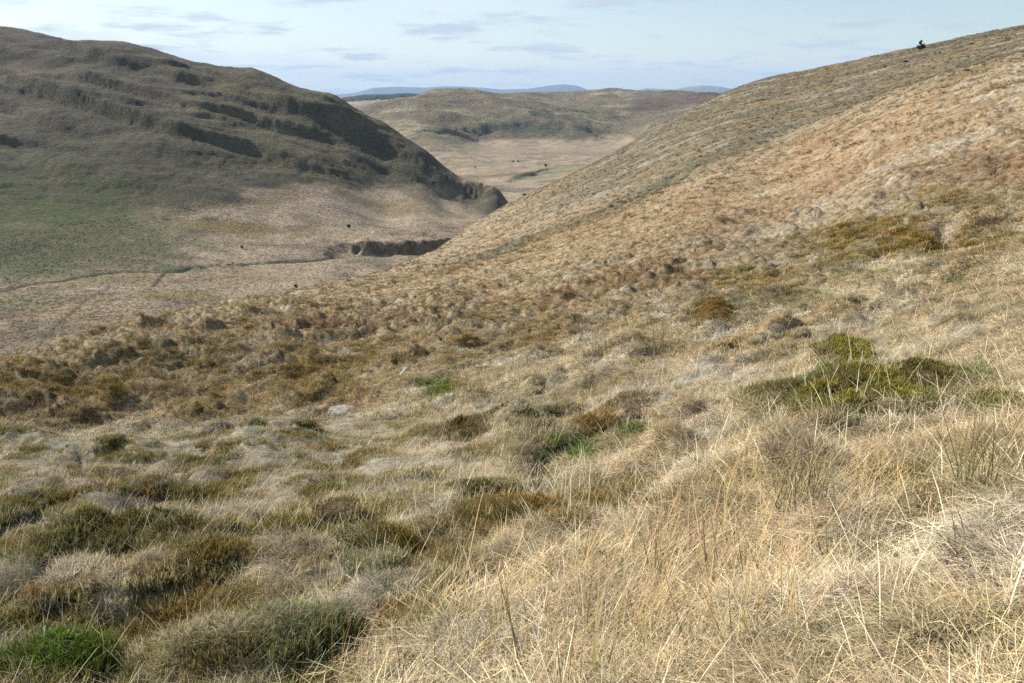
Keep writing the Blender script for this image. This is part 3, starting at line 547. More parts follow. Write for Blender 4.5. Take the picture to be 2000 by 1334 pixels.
def blade_mat(name, tip=(1.15, 1.1, 1.0), root=(.75, .72, .6), trans=.3, var=.45):
    m = bpy.data.materials.new(name); m.use_nodes = True
    n, l = m.node_tree.nodes, m.node_tree.links
    n.clear(); o = N(n, 'ShaderNodeOutputMaterial')
    inst = N(n, 'ShaderNodeAttribute', attribute_name='col', attribute_type='INSTANCER')
    v = N(n, 'ShaderNodeAttribute', attribute_name='v')          # x: random per blade, y: height on the blade
    sp_ = N(n, 'ShaderNodeSeparateXYZ'); l.new(v.outputs['Vector'], sp_.inputs[0])
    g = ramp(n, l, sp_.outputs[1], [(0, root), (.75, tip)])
    k1 = N(n, 'ShaderNodeMix', data_type='RGBA', blend_type='MULTIPLY'); k1.inputs[0].default_value = 1
    l.new(inst.outputs['Color'], k1.inputs[6]); l.new(g, k1.inputs[7])
    vv = M(n, l, 'MULTIPLY_ADD', sp_.outputs[0], var * 2, 1 - var)
    k2 = N(n, 'ShaderNodeVectorMath', operation='SCALE'); l.new(k1.outputs[2], k2.inputs[0]); l.new(vv, k2.inputs['Scale'])
    d = N(n, 'ShaderNodeBsdfDiffuse'); t = N(n, 'ShaderNodeBsdfTranslucent'); mx = N(n, 'ShaderNodeMixShader'); mx.inputs[0].default_value = trans
    l.new(k2.outputs[0], d.inputs[0]); l.new(k2.outputs[0], t.inputs[0]); l.new(d.outputs[0], mx.inputs[1]); l.new(t.outputs[0], mx.inputs[2])
    l.new(mx.outputs[0], o.inputs[0])
    return m
def own_mat(name, color, trans=.25, var=.4, root=(.7, .7, .55), attr=True):
    """plants that are things of their own: colour in the material"""
    m = bpy.data.materials.new(name); m.use_nodes = True
    n, l = m.node_tree.nodes, m.node_tree.links
    n.clear(); o = N(n, 'ShaderNodeOutputMaterial')
    v = N(n, 'ShaderNodeAttribute', attribute_name='v')
    sp_ = N(n, 'ShaderNodeSeparateXYZ'); l.new(v.outputs['Vector'], sp_.inputs[0])
    g = ramp(n, l, sp_.outputs[1], [(0, tuple(c * r for c, r in zip(color, root))), (.7, tuple(color))])
    vv = M(n, l, 'MULTIPLY_ADD', sp_.outputs[0], var * 2, 1 - var)
    k2 = N(n, 'ShaderNodeVectorMath', operation='SCALE'); l.new(g, k2.inputs[0]); l.new(vv, k2.inputs['Scale'])
    d = N(n, 'ShaderNodeBsdfDiffuse'); t = N(n, 'ShaderNodeBsdfTranslucent'); mx = N(n, 'ShaderNodeMixShader'); mx.inputs[0].default_value = trans
    l.new(k2.outputs[0], d.inputs[0]); l.new(k2.outputs[0], t.inputs[0]); l.new(d.outputs[0], mx.inputs[1]); l.new(t.outputs[0], mx.inputs[2])
    l.new(mx.outputs[0], o.inputs[0])
    return m

# ------------------------------------------------------------------ mesh building
def mesh_np(name, co, quads, mat, smooth=True, attrs=None):
    me = bpy.data.meshes.new(name)
    me.vertices.add(len(co)); me.vertices.foreach_set('co', np.ascontiguousarray(co, dtype=np.float32).ravel())
    k = quads.shape[1]
    me.loops.add(quads.size); me.polygons.add(len(quads))
    me.loops.foreach_set('vertex_index', np.ascontiguousarray(quads, dtype=np.int32).ravel())
    me.polygons.foreach_set('loop_start', np.arange(0, quads.size, k, dtype=np.int32))
    me.update(calc_edges=True)
    me.polygons.foreach_set('use_smooth', np.full(len(quads), smooth))
    for nm, (ty, arr) in (attrs or {}).items():
        at_ = me.attributes.new(nm, ty, 'POINT')
        key = 'color' if ty == 'FLOAT_COLOR' else ('vector' if ty == 'FLOAT_VECTOR' else 'value')
        at_.data.foreach_set(key, np.ascontiguousarray(arr, dtype=np.float32 if ty != 'INT' else np.int32).ravel())
    if mat: me.materials.append(mat)
    return me
def link(name, me, parent=None, **props):
    o = bpy.data.objects.new(name, me); C.objects.link(o)
    if parent: o.parent = parent
    for k, v in props.items(): o[k] = v
    return o
def rgba(c): return np.concatenate([c, np.ones((len(c), 1))], 1)
def grid_faces(nr, na):
    i = np.arange(nr - 1)[:, None] * na + np.arange(na - 1)[None]
    return np.stack([i, i + 1, i + 1 + na, i + na], 2).reshape(-1, 4)

# azimuths: even over the picture, coarse outside it
def azs(n, lo, hi, out_): return np.radians(np.concatenate([np.linspace(-out_, lo, 40)[:-1], np.linspace(lo, hi, n), np.linspace(hi, out_, 40)[1:]]))
A1 = azs(760, -37, 37, 100)
L1 = np.concatenate([np.linspace(math.log(.5), math.log(12), 230)[:-1], np.linspace(math.log(12), math.log(90), 320)[:-1], np.linspace(math.log(90), math.log(330), 130)])
def sheet(A, L):
    aa, ll = np.meshgrid(A, L); r = np.exp(ll.ravel()); x, y = r * np.sin(aa.ravel()), r * np.cos(aa.ravel())
    z = height(x, y); c, ms = cover(x, y)
    return np.stack([x, y, z], 1), c, ms, r
co, col, ms, r = sheet(A1, L1)
col = col * (.5 + .45 * sstep(16, 70, r))[:, None] * (1 - .0 * ms[:, None])  # near thatch and soil, darkened further to paint shade into the grass gaps
gm = ground_mat('thatch_soil', 7.0, .06)
link('hillside', mesh_np('hillside', co, grid_faces(len(L1), len(A1)), gm, attrs={'col': ('FLOAT_COLOR', rgba(col))}), kind='structure')

A2 = azs(640, -37, 30, 60)
L2 = np.concatenate([np.linspace(math.log(200), math.log(1150), 430)[:-1], np.linspace(math.log(1150), math.log(4200), 230)[:-1], np.linspace(math.log(4200), math.log(7800), 12)])
co, col, ms, r = sheet(A2, L2)
q = grid_faces(len(L2), len(A2))
zb = (tan_base(np.arctan2(co[:, 0], co[:, 1]), np.log(r)) * r)[q[:, 0]]; rq = r[q[:, 0]]
cls = np.where(rq > 1500, np.where((zb > -109), 2, 1), np.where(zb > -71, 0, 1)); cls = np.where((rq > 4200), 1, cls)
cls = np.where((rq <= 1500) & (np.arctan2(co[q[:, 0], 0], co[q[:, 0], 1]) > .02), 1, cls)
for k, nm, sc, bu in ((0, 'left_hill', .36, 2.6), (1, 'valley_floor', .5, 1.0), (2, 'middle_hills', .09, 8.0)):
    qq = q[cls == k]; u, invi = np.unique(qq, return_inverse=True)
    link(nm, mesh_np(nm, co[u], invi.reshape(-1, 4), ground_mat(nm + '_grass', sc, bu), attrs={'col': ('FLOAT_COLOR', rgba(col[u]))}), kind='structure')

# ------------------------------------------------------------------ distant country
def ridge(name, r0, depth, prof, base, color, seed, amp, sc, width_px=1.0):
    """a range of hills: its skyline rises to the given rows; real depth front and back"""
    az = np.array([ray(px, 180)[0] for px, _ in prof]); tn = np.array([ray(px, py)[1] for px, py in prof])
    A = np.linspace(az[0], az[-1], 360); T = np.linspace(-1, 1, 70)
    aa, tt = np.meshgrid(A, T); aa, tt = aa.ravel(), tt.ravel()
    r = r0 + depth * tt
    top = np.interp(aa, az, tn) * r0
    prof_ = np.where(tt < 0, 1 - (-tt) ** 1.5, 1 - tt ** 1.5)
    x, y = r * np.sin(aa), r * np.cos(aa)
    z = base + (top - base) * prof_ + amp * fbm(x / sc, y / sc, 5, seed, .55) * np.minimum(1, 1.0 * (1 - prof_) * 2 + .12)
    c = np.tile(np.array(color), (len(x), 1)) * (1 + .5 * fbm(x / sc * 1.5, y / sc * 1.5, 4, seed + 3))[:, None]
    return mesh_np(name, np.stack([x, y, z], 1), grid_faces(70, 360), None, attrs={'col': ('FLOAT_COLOR', rgba(np.clip(c, .01, 1)))})
fm = ground_mat('distant_moor', .01, 8.0)
me = ridge('moor', 5200, 1100, [(480, 205), (560, 196), (650, 188), (720, 186), (800, 184), (850, 185), (900, 188), (960, 193), (1050, 196), (1200, 198), (1500, 200)], -230, (.33, .26, .19), 201, 30, 500)
me.materials.append(fm); link('distant_moor', me, kind='structure')
me = ridge('moor2', 7000, 900, [(600, 196), (760, 190), (820, 184), (860, 180), (890, 178), (930, 182), (980, 186), (1100, 190), (1400, 192)], -200, (.32, .25, .18), 205, 25, 600)
me.materials.append(fm); link('distant_moor', me, kind='structure')
me = ridge('mtn1', 24000, 3500, [(560, 192), (640, 186), (690, 182), (730, 171), (780, 169), (830, 171), (870, 168), (910, 169), (950, 172), (980, 175), (1030, 173), (1065, 168), (1100, 164.5), (1125, 167), (1150, 176), (1190, 180), (1240, 177), (1262, 172.5), (1290, 174), (1340, 178), (1450, 180), (1500, 178), (1600, 186)], -500, (.12, .125, .12), 209, 120, 3000)
me.materials.append(fm); link('distant_mountains', me, kind='structure')
me = ridge('mtn2', 20000, 3000, [(1180, 192), (1260, 188), (1300, 178), (1340, 170), (1370, 166.5), (1400, 168), (1440, 175), (1480, 184), (1560, 190)], -400, (.20, .17, .15), 213, 120, 2500)
me.materials.append(fm); link('distant_mountains', me, kind='structure')

for prof, r0 in (([(668, 190), (690, 187.5), (712, 184.5), (740, 183.8), (765, 184.2), (775, 182.5), (800, 181.8), (822, 184), (838, 188)], 5000), ([(990, 190), (1003, 186), (1040, 182.5), (1080, 182), (1084, 188)], 4700)):
    me = ridge('plantation', r0, 160, prof, -70, (.055, .07, .055), 221, 9, 40)
    me.materials.append(fm); link('conifer_plantation', me, kind='stuff')
# air: pale even haze round the whole scene, the sky outside it
def box(name, lo, hi):
    v = np.array([(x, y, z) for x in (lo[0], hi[0]) for y in (lo[1], hi[1]) for z in (lo[2], hi[2])], float)
    f = np.array([(0, 1, 3, 2), (4, 6, 7, 5), (0, 4, 5, 1), (2, 3, 7, 6), (0, 2, 6, 4), (1, 5, 7, 3)])
    return mesh_np(name, v, f, None, smooth=False)
hm = bpy.data.materials.new('haze_air'); hm.use_nodes = True; hm.node_tree.nodes.clear()
ho = N(hm.node_tree.nodes, 'ShaderNodeOutputMaterial'); hv = N(hm.node_tree.nodes, 'ShaderNodeVolumePrincipled')
hv.inputs['Color'].default_value = (.46, .68, .95, 1); hv.inputs['Density'].default_value = 3.6e-5; hv.inputs['Anisotropy'].default_value = .0
hm.node_tree.links.new(hv.outputs[0], ho.inputs['Volume'])
me = box('haze', (-23000, -3000, -760), (23000, 30000, 620)); me.materials.append(hm)
HAZE = link('haze', me, kind='stuff')

# ------------------------------------------------------------------ grass prototypes
def blades(n, rad, L, wid, seg, comb=1.0, spread=.9, lean=(.25, .9), seed=0, droop=1.2, upright=0.0):
    g = np.random.default_rng(seed)
    a0 = g.uniform(0, 2 * np.pi, n); rr = rad * np.sqrt(g.uniform(0, 1, n))
    p = np.stack([rr * np.cos(a0), rr * np.sin(a0), np.full(n, -.02)], 1)
    head = g.normal(0, spread, n) if comb > 0 else g.uniform(0, 2 * np.pi, n)
    ln = L * g.uniform(.5, 1.15, n)
    el = np.pi / 2 - g.uniform(*lean, n)
    dr = droop * g.uniform(.4, 1.3, n) / seg
    tw = g.uniform(-.35, .35, n) / seg
    W = wid * g.uniform(.6, 1.3, n)
    co, vv = [], []
    for s in range(seg + 1):
        t = s / seg
        d = np.stack([np.cos(el) * np.cos(head), np.cos(el) * np.sin(head), np.sin(el)], 1)
        side = np.stack([-np.sin(head), np.cos(head), np.zeros(n)], 1)
        up = np.cross(side, d); k = g.uniform(-1, 1, n)[:, None] * .3 if s == 0 else k
        sd_ = side * np.sqrt(1 - k * k) + up * k
        w = (W * (1 - .85 * t ** 1.5) / 2)[:, None]
        co.append(p - sd_ * w); co.append(p + sd_ * w)
        rnd = g.uniform(0, 1, n) if s == 0 else rnd
        vv.append(np.stack([rnd, np.full(n, t), np.zeros(n)], 1)); vv.append(vv[-1])
        p = p + d * (ln / seg)[:, None]
        el = np.maximum(el - dr, -.5 + upright); head = head + tw
    co = np.stack(co, 1).reshape(-1, 3); vv = np.stack(vv, 1).reshape(-1, 3)
    m = 2 * (seg + 1); base = np.arange(n)[:, None] * m
    f = np.stack([np.stack([base[:, 0] + 2 * s, base[:, 0] + 2 * s + 1, base[:, 0] + 2 * s + 3, base[:, 0] + 2 * s + 2], 1) for s in range(seg)], 1).reshape(-1, 4)
    return co, f, vv
PROTO = {}
def proto(key, mat, variants):
    coll = bpy.data.collections.new('plants_' + key)
    for i, kw in enumerate(variants):
        co, f, vv = blades(**kw)
        me = mesh_np(f'tuft_{key}_{i}', co, f, mat, smooth=True, attrs={'v': ('FLOAT_VECTOR', vv)})
        coll.objects.link(bpy.data.objects.new(f'tuft_{key}_{i:02d}', me))
    PROTO[key] = (coll, len(variants))
gmat = blade_mat('dry_grass', tip=(1.25, 1.2, 1.1), root=(.48, .44, .36), trans=.16, var=.55)  # roots browner, and darkened further to paint shade between the blades
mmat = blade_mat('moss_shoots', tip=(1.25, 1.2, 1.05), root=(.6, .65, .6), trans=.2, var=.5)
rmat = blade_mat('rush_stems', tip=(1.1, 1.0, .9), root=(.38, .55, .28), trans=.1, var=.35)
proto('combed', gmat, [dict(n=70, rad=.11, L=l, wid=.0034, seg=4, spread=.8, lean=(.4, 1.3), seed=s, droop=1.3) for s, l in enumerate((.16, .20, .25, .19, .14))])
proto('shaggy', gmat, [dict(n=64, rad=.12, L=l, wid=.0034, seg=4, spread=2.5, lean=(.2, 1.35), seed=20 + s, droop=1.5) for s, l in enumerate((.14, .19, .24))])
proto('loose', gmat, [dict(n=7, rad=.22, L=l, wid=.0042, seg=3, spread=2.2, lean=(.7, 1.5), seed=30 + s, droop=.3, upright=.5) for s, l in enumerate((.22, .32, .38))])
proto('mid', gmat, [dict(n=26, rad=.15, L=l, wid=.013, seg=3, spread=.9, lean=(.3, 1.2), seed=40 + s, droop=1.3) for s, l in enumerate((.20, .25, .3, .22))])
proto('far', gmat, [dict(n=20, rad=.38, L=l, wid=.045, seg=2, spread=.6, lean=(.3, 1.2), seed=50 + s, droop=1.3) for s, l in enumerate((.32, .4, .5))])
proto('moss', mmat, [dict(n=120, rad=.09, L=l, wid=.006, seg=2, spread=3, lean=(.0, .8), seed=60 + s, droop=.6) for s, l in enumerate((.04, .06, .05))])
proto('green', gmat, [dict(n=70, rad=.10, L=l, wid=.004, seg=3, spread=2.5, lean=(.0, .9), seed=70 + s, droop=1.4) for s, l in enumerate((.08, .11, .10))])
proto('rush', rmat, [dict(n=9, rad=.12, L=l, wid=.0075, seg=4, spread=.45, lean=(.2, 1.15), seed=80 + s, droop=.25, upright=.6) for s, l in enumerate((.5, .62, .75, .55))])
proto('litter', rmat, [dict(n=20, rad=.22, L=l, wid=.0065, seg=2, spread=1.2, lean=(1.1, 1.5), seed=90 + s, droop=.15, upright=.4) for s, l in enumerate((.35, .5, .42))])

def scatter(name, key, x, y, yaw, scale, col, sink=0.0, tilt=True, **props):
    n = len(x); z = height(x, y) - sink
    e = .12 if key not in ('far',) else .6
    base = lambda a, b: tan_base(np.arctan2(a, b), np.log(np.hypot(a, b))) * np.hypot(a, b)
    cheap = key in ('far', 'moss', 'green', 'loose', 'litter')
    hh = base if cheap else height
    z_ = base(x, y) if cheap else z + sink
    zx, zy = (hh(x + e, y) - z_) / e, (hh(x, y + e) - z_) / e
    # rotation: yaw about z, then lean with the ground
    f = .75
    nrm = np.stack([-zx * f, -zy * f, np.ones(n)], 1); nrm /= np.linalg.norm(nrm, axis=1)[:, None]
    cx_, sx_ = np.cos(yaw), np.sin(yaw)
    fx = np.stack([cx_, sx_, np.zeros(n)], 1); fx -= nrm * (fx * nrm).sum(1)[:, None]; fx /= np.linalg.norm(fx, axis=1)[:, None]
    fy = np.cross(nrm, fx)
    # matrix columns fx fy nrm -> euler xyz
    ry = np.arcsin(np.clip(-fx[:, 2], -1, 1)); rx = np.arctan2(fy[:, 2], nrm[:, 2]); rz = np.arctan2(fx[:, 1], fx[:, 0])
    coll, nv = PROTO[key]
    me = bpy.data.meshes.new(name); me.vertices.add(n)
    me.vertices.foreach_set('co', np.stack([x, y, z], 1).astype(np.float32).ravel())
    for nm, ty, arr in (('rot', 'FLOAT_VECTOR', np.stack([rx, ry, rz], 1)), ('scl', 'FLOAT_VECTOR', scale if scale.ndim == 2 else np.stack([scale] * 3, 1)), ('col', 'FLOAT_COLOR', rgba(col)), ('pick', 'INT', rng.integers(0, nv, n))):
        a_ = me.attributes.new(nm, ty, 'POINT')
        a_.data.foreach_set('color' if ty == 'FLOAT_COLOR' else ('vector' if ty == 'FLOAT_VECTOR' else 'value'), np.ascontiguousarray(arr, dtype=np.int32 if ty == 'INT' else np.float32).ravel())
    o = link(name, me, kind='stuff', **props)
    ng = bpy.data.node_groups.new('scatter_' + name, 'GeometryNodeTree')
    ng.interface.new_socket('Geometry', in_out='INPUT', socket_type='NodeSocketGeometry'); ng.interface.new_socket('Geometry', in_out='OUTPUT', socket_type='NodeSocketGeometry')
    nn, ll = ng.nodes, ng.links
    gi, go = nn.new('NodeGroupInput'), nn.new('NodeGroupOutput')
    ci = nn.new('GeometryNodeCollectionInfo'); ci.inputs[0].default_value = coll; ci.inputs['Separate Children'].default_value = True; ci.inputs['Reset Children'].default_value = True
    ip = nn.new('GeometryNodeInstanceOnPoints'); ip.inputs['Pick Instance'].default_value = True
    def attr(nm, t):
        a_ = nn.new('GeometryNodeInputNamedAttribute'); a_.data_type = t; a_.inputs[0].default_value = nm; return a_.outputs[0]
    ll.new(gi.outputs[0], ip.inputs['Points']); ll.new(ci.outputs[0], ip.inputs['Instance']); ll.new(attr('pick', 'INT'), ip.inputs['Instance Index'])
    ll.new(attr('rot', 'FLOAT_VECTOR'), ip.inputs['Rotation']); ll.new(attr('scl', 'FLOAT_VECTOR'), ip.inputs['Scale'])
    ll.new(ip.outputs[0], go.inputs[0])
    md = o.modifiers.new('scatter', 'NODES'); md.node_group = ng
    return o
def ring(n, r0, r1, a0=-40, a1=40, power=1.0):
    """random points between two distances; power 1: even per area, 0: thinning with distance"""
    r = r0 * (r1 / r0) ** rng.uniform(0, 1, n) if power == 0 else np.sqrt(rng.uniform(r0 * r0, r1 * r1, n))
    a = np.radians(rng.uniform(a0, a1, n)); return r * np.sin(a), r * np.cos(a)
DOWN = math.atan2(-DS[1], -DS[0])
def jit(c, s=.18):
    n = len(c); return np.clip(c * (1 + rng.normal(0, s, (n, 1))) * (1 + rng.normal(0, .04, (n, 3))), .01, .85)
def visible(x, y, pad=.012):
    """drop what the ground hides from the camera's side of the hill"""
    r = np.hypot(x, y); az = np.arctan2(x, y); t = (tan_base(az, np.log(r)) * r + .7) / r
    ok = np.ones(len(x), bool)
    for f in np.linspace(.25, .97, 24):
        rr = r * f; ok &= ~((rr > 1.6) & (tan_base(az, np.log(np.maximum(rr, .4))) > t + pad))
    return ok
def wind(x, y): return DOWN + .7 * perlin(x * .5, y * .5, 301) + .5 * perlin(x * 1.7, y * 1.7, 303)

def place(name, key, n, r0, r1, keep, s0, s1, yawj=.35, power=0, sink=.01, tint=None, yaw=None, az=(-40, 40), lay=None, fine=0):
    x, y = ring(n, r0, r1, *az, power); v = visible(x, y); x, y = x[v], y[v]
    c, m = cover(x, y); k = keep(x, y, m, c); x, y, c, m = x[k], y[k], c[k], m[k]
    if tint is not None: c = tint(c, x, y, m)
    s = rng.uniform(s0, s1, len(x))
    if fine: s = s * (1 - fine * (1 - sstep(-.12, .22, np.arctan2(x, y) + .12 * perlin(x * .7, y * .7, 307))) * (1 - sstep(11, 15, np.hypot(x, y))))
    yw = (wind(x, y) + rng.normal(0, yawj, len(x))) if yaw is None else rng.uniform(0, 6.28, len(x))
    if lay is not None: yw = lay + rng.normal(0, yawj, len(x))
    return scatter(name, key, x, y, yw, s, jit(c), sink)
U = lambda m: rng.uniform(0, 1, len(m))
dry = lambda c, x, y, m: c + (np.array([.55, .48, .35]) - c) * np.minimum(m * 1.1, 1)[:, None]
thick = lambda x, y: .15 + .85 * sstep(-.3, .15, fbm(x * 2.1, y * 2.1, 3, 405))
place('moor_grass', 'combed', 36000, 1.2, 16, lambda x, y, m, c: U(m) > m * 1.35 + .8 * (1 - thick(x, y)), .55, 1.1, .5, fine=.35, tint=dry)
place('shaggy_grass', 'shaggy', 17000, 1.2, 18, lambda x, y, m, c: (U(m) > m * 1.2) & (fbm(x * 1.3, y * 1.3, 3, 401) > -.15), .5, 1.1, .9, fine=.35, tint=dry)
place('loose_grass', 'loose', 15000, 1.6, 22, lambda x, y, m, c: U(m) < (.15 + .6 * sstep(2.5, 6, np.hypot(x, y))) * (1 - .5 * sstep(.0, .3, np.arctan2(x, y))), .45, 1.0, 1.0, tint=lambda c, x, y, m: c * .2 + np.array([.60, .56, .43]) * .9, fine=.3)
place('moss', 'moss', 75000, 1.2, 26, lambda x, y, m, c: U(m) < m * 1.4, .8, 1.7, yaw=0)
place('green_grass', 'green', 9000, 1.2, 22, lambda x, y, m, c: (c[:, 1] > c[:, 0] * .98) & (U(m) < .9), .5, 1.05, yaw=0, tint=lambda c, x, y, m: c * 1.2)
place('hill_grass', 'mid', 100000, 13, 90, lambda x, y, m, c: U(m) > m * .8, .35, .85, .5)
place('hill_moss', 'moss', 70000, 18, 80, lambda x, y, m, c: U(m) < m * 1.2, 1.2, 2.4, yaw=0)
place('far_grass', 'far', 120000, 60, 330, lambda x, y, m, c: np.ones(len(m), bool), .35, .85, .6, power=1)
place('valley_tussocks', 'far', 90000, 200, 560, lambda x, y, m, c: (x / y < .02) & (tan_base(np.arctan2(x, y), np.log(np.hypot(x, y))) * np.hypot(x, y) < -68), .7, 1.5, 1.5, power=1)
# the big bed of dead rushes in front, with fallen stems
bed = [np.array(at(*p)) for p in [(760, 1330), (900, 1290), (1000, 1240), (1150, 1250), (1200, 1150), (1300, 1200), (1350, 1100), (1450, 1150), (1500, 1060), (1250, 1330), (1400, 1290), (1080, 1150), (1620, 1040), (1420, 1010)]]
def in_bed(x, y, k=1.0):
    d = np.min([np.hypot(x - b[0], y - b[1]) for b in bed], 0); return d < k * (.20 + .06 * np.hypot(x, y)) * (1 + .8 * fbm(x * 2, y * 2, 2, 411))
RUSHC = np.array([.44, .335, .195])
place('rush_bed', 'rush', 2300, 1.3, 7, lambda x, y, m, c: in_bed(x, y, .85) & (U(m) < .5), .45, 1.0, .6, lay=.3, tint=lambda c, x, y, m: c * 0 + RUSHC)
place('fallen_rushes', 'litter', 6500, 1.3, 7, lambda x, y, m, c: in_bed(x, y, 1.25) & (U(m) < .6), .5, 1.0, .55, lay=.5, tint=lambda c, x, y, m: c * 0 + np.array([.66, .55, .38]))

# ------------------------------------------------------------------ plants and stones one can point to
def zat(x, y): return float(height(np.array([x]), np.array([y]))[0])
def thing(name, label, cat, x, y, z=None, group=None):
    o = bpy.data.objects.new(name, None); C.objects.link(o); o.location = (x, y, zat(x, y) if z is None else z)
    o['label'] = label; o['category'] = cat; o['kind'] = 'thing'
    if group: o['group'] = group
    return o
def put(parent, name, co, f, mat, **kw):
    o = link(name, mesh_np(name, co, f, mat, **kw), parent); return o
RUSH = own_mat('dead_rush_stems', (.42, .32, .185), .1, .35, (.45, .7, .35))
TUFT = own_mat('bleached_grass', (.62, .53, .38), .3, .4, (.45, .42, .38))  # roots darkened to paint in shade at the blade bases
DTUFT = own_mat('shaded_brown_grass', (.34, .27, .18), .2, .45, (.45, .42, .38))  # darkened grass: shade of the tussocks' dark sides put into the colour
WHITE = own_mat('bleached_blades', (.78, .74, .62), .2, .3, (.8, .8, .8))
MOSSM = {'olive': own_mat('olive_moss', (.31, .275, .055), .15, .5), 'green': own_mat('green_moss', (.18, .26, .04), .15, .5), 'rusty': own_mat('rusty_moss', (.34, .21, .065), .15, .5), 'dark': own_mat('dark_moss', (.19, .155, .05), .15, .5)}
def plain_mat(name, c0, c1, scale, bump=.02):
    m = bpy.data.materials.new(name); m.use_nodes = True; n, l = m.node_tree.nodes, m.node_tree.links
    b = n['Principled BSDF']; b.inputs['Roughness'].default_value = .95; b.inputs['Specular IOR Level'].default_value = .15
    tcn = N(n, 'ShaderNodeTexCoord'); x = N(n, 'ShaderNodeTexNoise'); x.inputs['Scale'].default_value = scale; x.inputs['Detail'].default_value = 8; x.inputs['Roughness'].default_value = .7
    l.new(tcn.outputs['Object'], x.inputs['Vector']); l.new(ramp(n, l, x.outputs[0], [(.35, c0), (.65, c1)]), b.inputs['Base Color'])
    bp = N(n, 'ShaderNodeBump'); bp.inputs['Distance'].default_value = bump; l.new(x.outputs[0], bp.inputs['Height']); l.new(bp.outputs[0], b.inputs['Normal'])
    return m
MSOIL = {'olive': plain_mat('olive_cushion', (.05, .045, .012), (.15, .13, .03), 40), 'green': plain_mat('green_cushion', (.03, .05, .01), (.09, .13, .02), 40), 'rusty': plain_mat('rusty_cushion', (.08, .045, .015), (.2, .11, .03), 40), 'dark': plain_mat('dark_cushion', (.03, .025, .012), (.09, .07, .03), 40)}
def hummock(px, py, rx, ry, hgt, kind, label, seed):
    c, inv, mv = frame_of(px, py, rx, ry); fr = np.linalg.inv(inv); x0, y0 = c; z0 = zat(x0, y0); hgt = .42 * min(hgt, .3 * rx / FOC * math.hypot(x0, y0))
    t = thing('moss_hummock', label, 'moss hummock', x0, y0, z0, 'moss hummocks among the pale grass')
    nr_, na_ = 16, 40
    rr, aa = np.meshgrid(np.linspace(0, 1.15, nr_), np.linspace(0, 2 * np.pi, na_), indexing='ij'); rr, aa = rr.ravel(), aa.ravel()
    def surf(a, b):
        q = fr @ np.stack([a, b]); x, y = x0 + q[0], y0 + q[1]; rho = np.hypot(a, b)
        rho = rho * (1 + .25 * fbm(x * 4 + seed, y * 4, 3, 501))
        return x, y, height(x, y) + hgt * (1 - rho ** 3) + .03 * fbm(x * 14, y * 14, 3, 503) - .012
    x, y, z = surf(rr * np.cos(aa), rr * np.sin(aa))
    put(t, 'cushion', np.stack([x - x0, y - y0, z - z0], 1), grid_faces(nr_, na_), MSOIL[kind])
    g = np.random.default_rng(600 + seed); n = 3600
    ra, an = np.sqrt(g.uniform(0, 1, n)) * .98, g.uniform(0, 6.283, n)
    x, y, z = surf(ra * np.cos(an), ra * np.sin(an)); L = g.uniform(.018, .045, n); h_ = g.uniform(0, 6.283, n); le = g.uniform(0, .8, n)
    d = np.stack([np.sin(le) * np.cos(h_), np.sin(le) * np.sin(h_), np.cos(le)], 1) * L[:, None]; sd2 = np.stack([-np.sin(h_), np.cos(h_), 0 * h_], 1) * .0045
    p = np.stack([x - x0, y - y0, z - z0], 1)
    co = np.stack([p - sd2, p + sd2, p + sd2 * .6 + d, p - sd2 * .6 + d], 1).reshape(-1, 3)
    rv = g.uniform(0, 1, n); v = np.stack([np.stack([rv, np.full(n, t_), 0 * rv], 1) for t_ in (0, 0, 1, 1)], 1).reshape(-1, 3)
    put(t, 'moss_shoots', co, np.arange(n * 4).reshape(-1, 4), MOSSM[kind], attrs={'v': ('FLOAT_VECTOR', v)})
HUM = [(1395, 634, 42, 20, .16, 'rusty', 'brown mossy mound with a shaded front, in the grass below the green seep'),
 (1662, 700, 52, 24, .10, 'olive', 'olive hummock highest of the dark cluster right of centre'), (1582, 785, 44, 24, .10, 'green', 'bright green rounded cushion in the middle of the dark cluster at right'),
 (1600, 842, 96, 30, .11, 'olive', 'broad olive dome at the near end of the cluster, behind the pale rush bed'), (1800, 768, 62, 26, .10, 'dark', 'brown and green mound right of the cluster beside a green tuft'),
 (1745, 806, 90, 20, .07, 'olive', 'low long olive cushion linking the broad dome and the brown mound'), (1950, 797, 55, 16, .09, 'olive', 'olive hummock cut by the right edge of the picture'),
 (1165, 850, 34, 18, .10, 'rusty', 'rust topped cushion above the bright green hollow'), (893, 862, 42, 20, .10, 'dark', 'dark hummock with a reddish heart left of the green hollow'),
 (975, 826, 34, 15, .08, 'dark', 'dark shaded hummock above and right of the reddish one'), (1110, 892, 55, 20, .05, 'green', 'bright green moss filling the wet hollow at the head of the trickle'),
 (290, 1122, 130, 42, .08, 'dark', 'long dark mossy mound with its face in shade, lower left'), (938, 985, 46, 22, .08, 'dark', 'small dark hummock left of the trickle, above the golden moss'),
 (108, 1300, 95, 34, .05, 'green', 'bright grass green cushion in the bottom left corner'), (862, 765, 30, 16, .10, 'green', 'small green cushion at the foot of the bank beside tan rushes'),
 (60, 872, 80, 12, .10, 'olive', 'olive hummock on the rim at the left edge, against the golden bank')]
for k, hq in enumerate(HUM): hummock(*hq, k)
def clump(px, py, kind, n, rad, L, wid, label, seed, lean=(.05, .6), droop=.25, spread=3.0, name='rush_clump', cat='rush clump', mat=None, group=None, up=.6):
    x, y = at(px, py); t = thing(name, label, cat, x, y, None, group)
    co, f, v = blades(n, rad, L, wid, 4, 1, spread, lean, 700 + seed, droop, up)
    co[:, 2] += 0; put(t, 'stems', co, f, mat or RUSH, attrs={'v': ('FLOAT_VECTOR', v)})
    return t
RG = 'rush clumps standing in the grass'
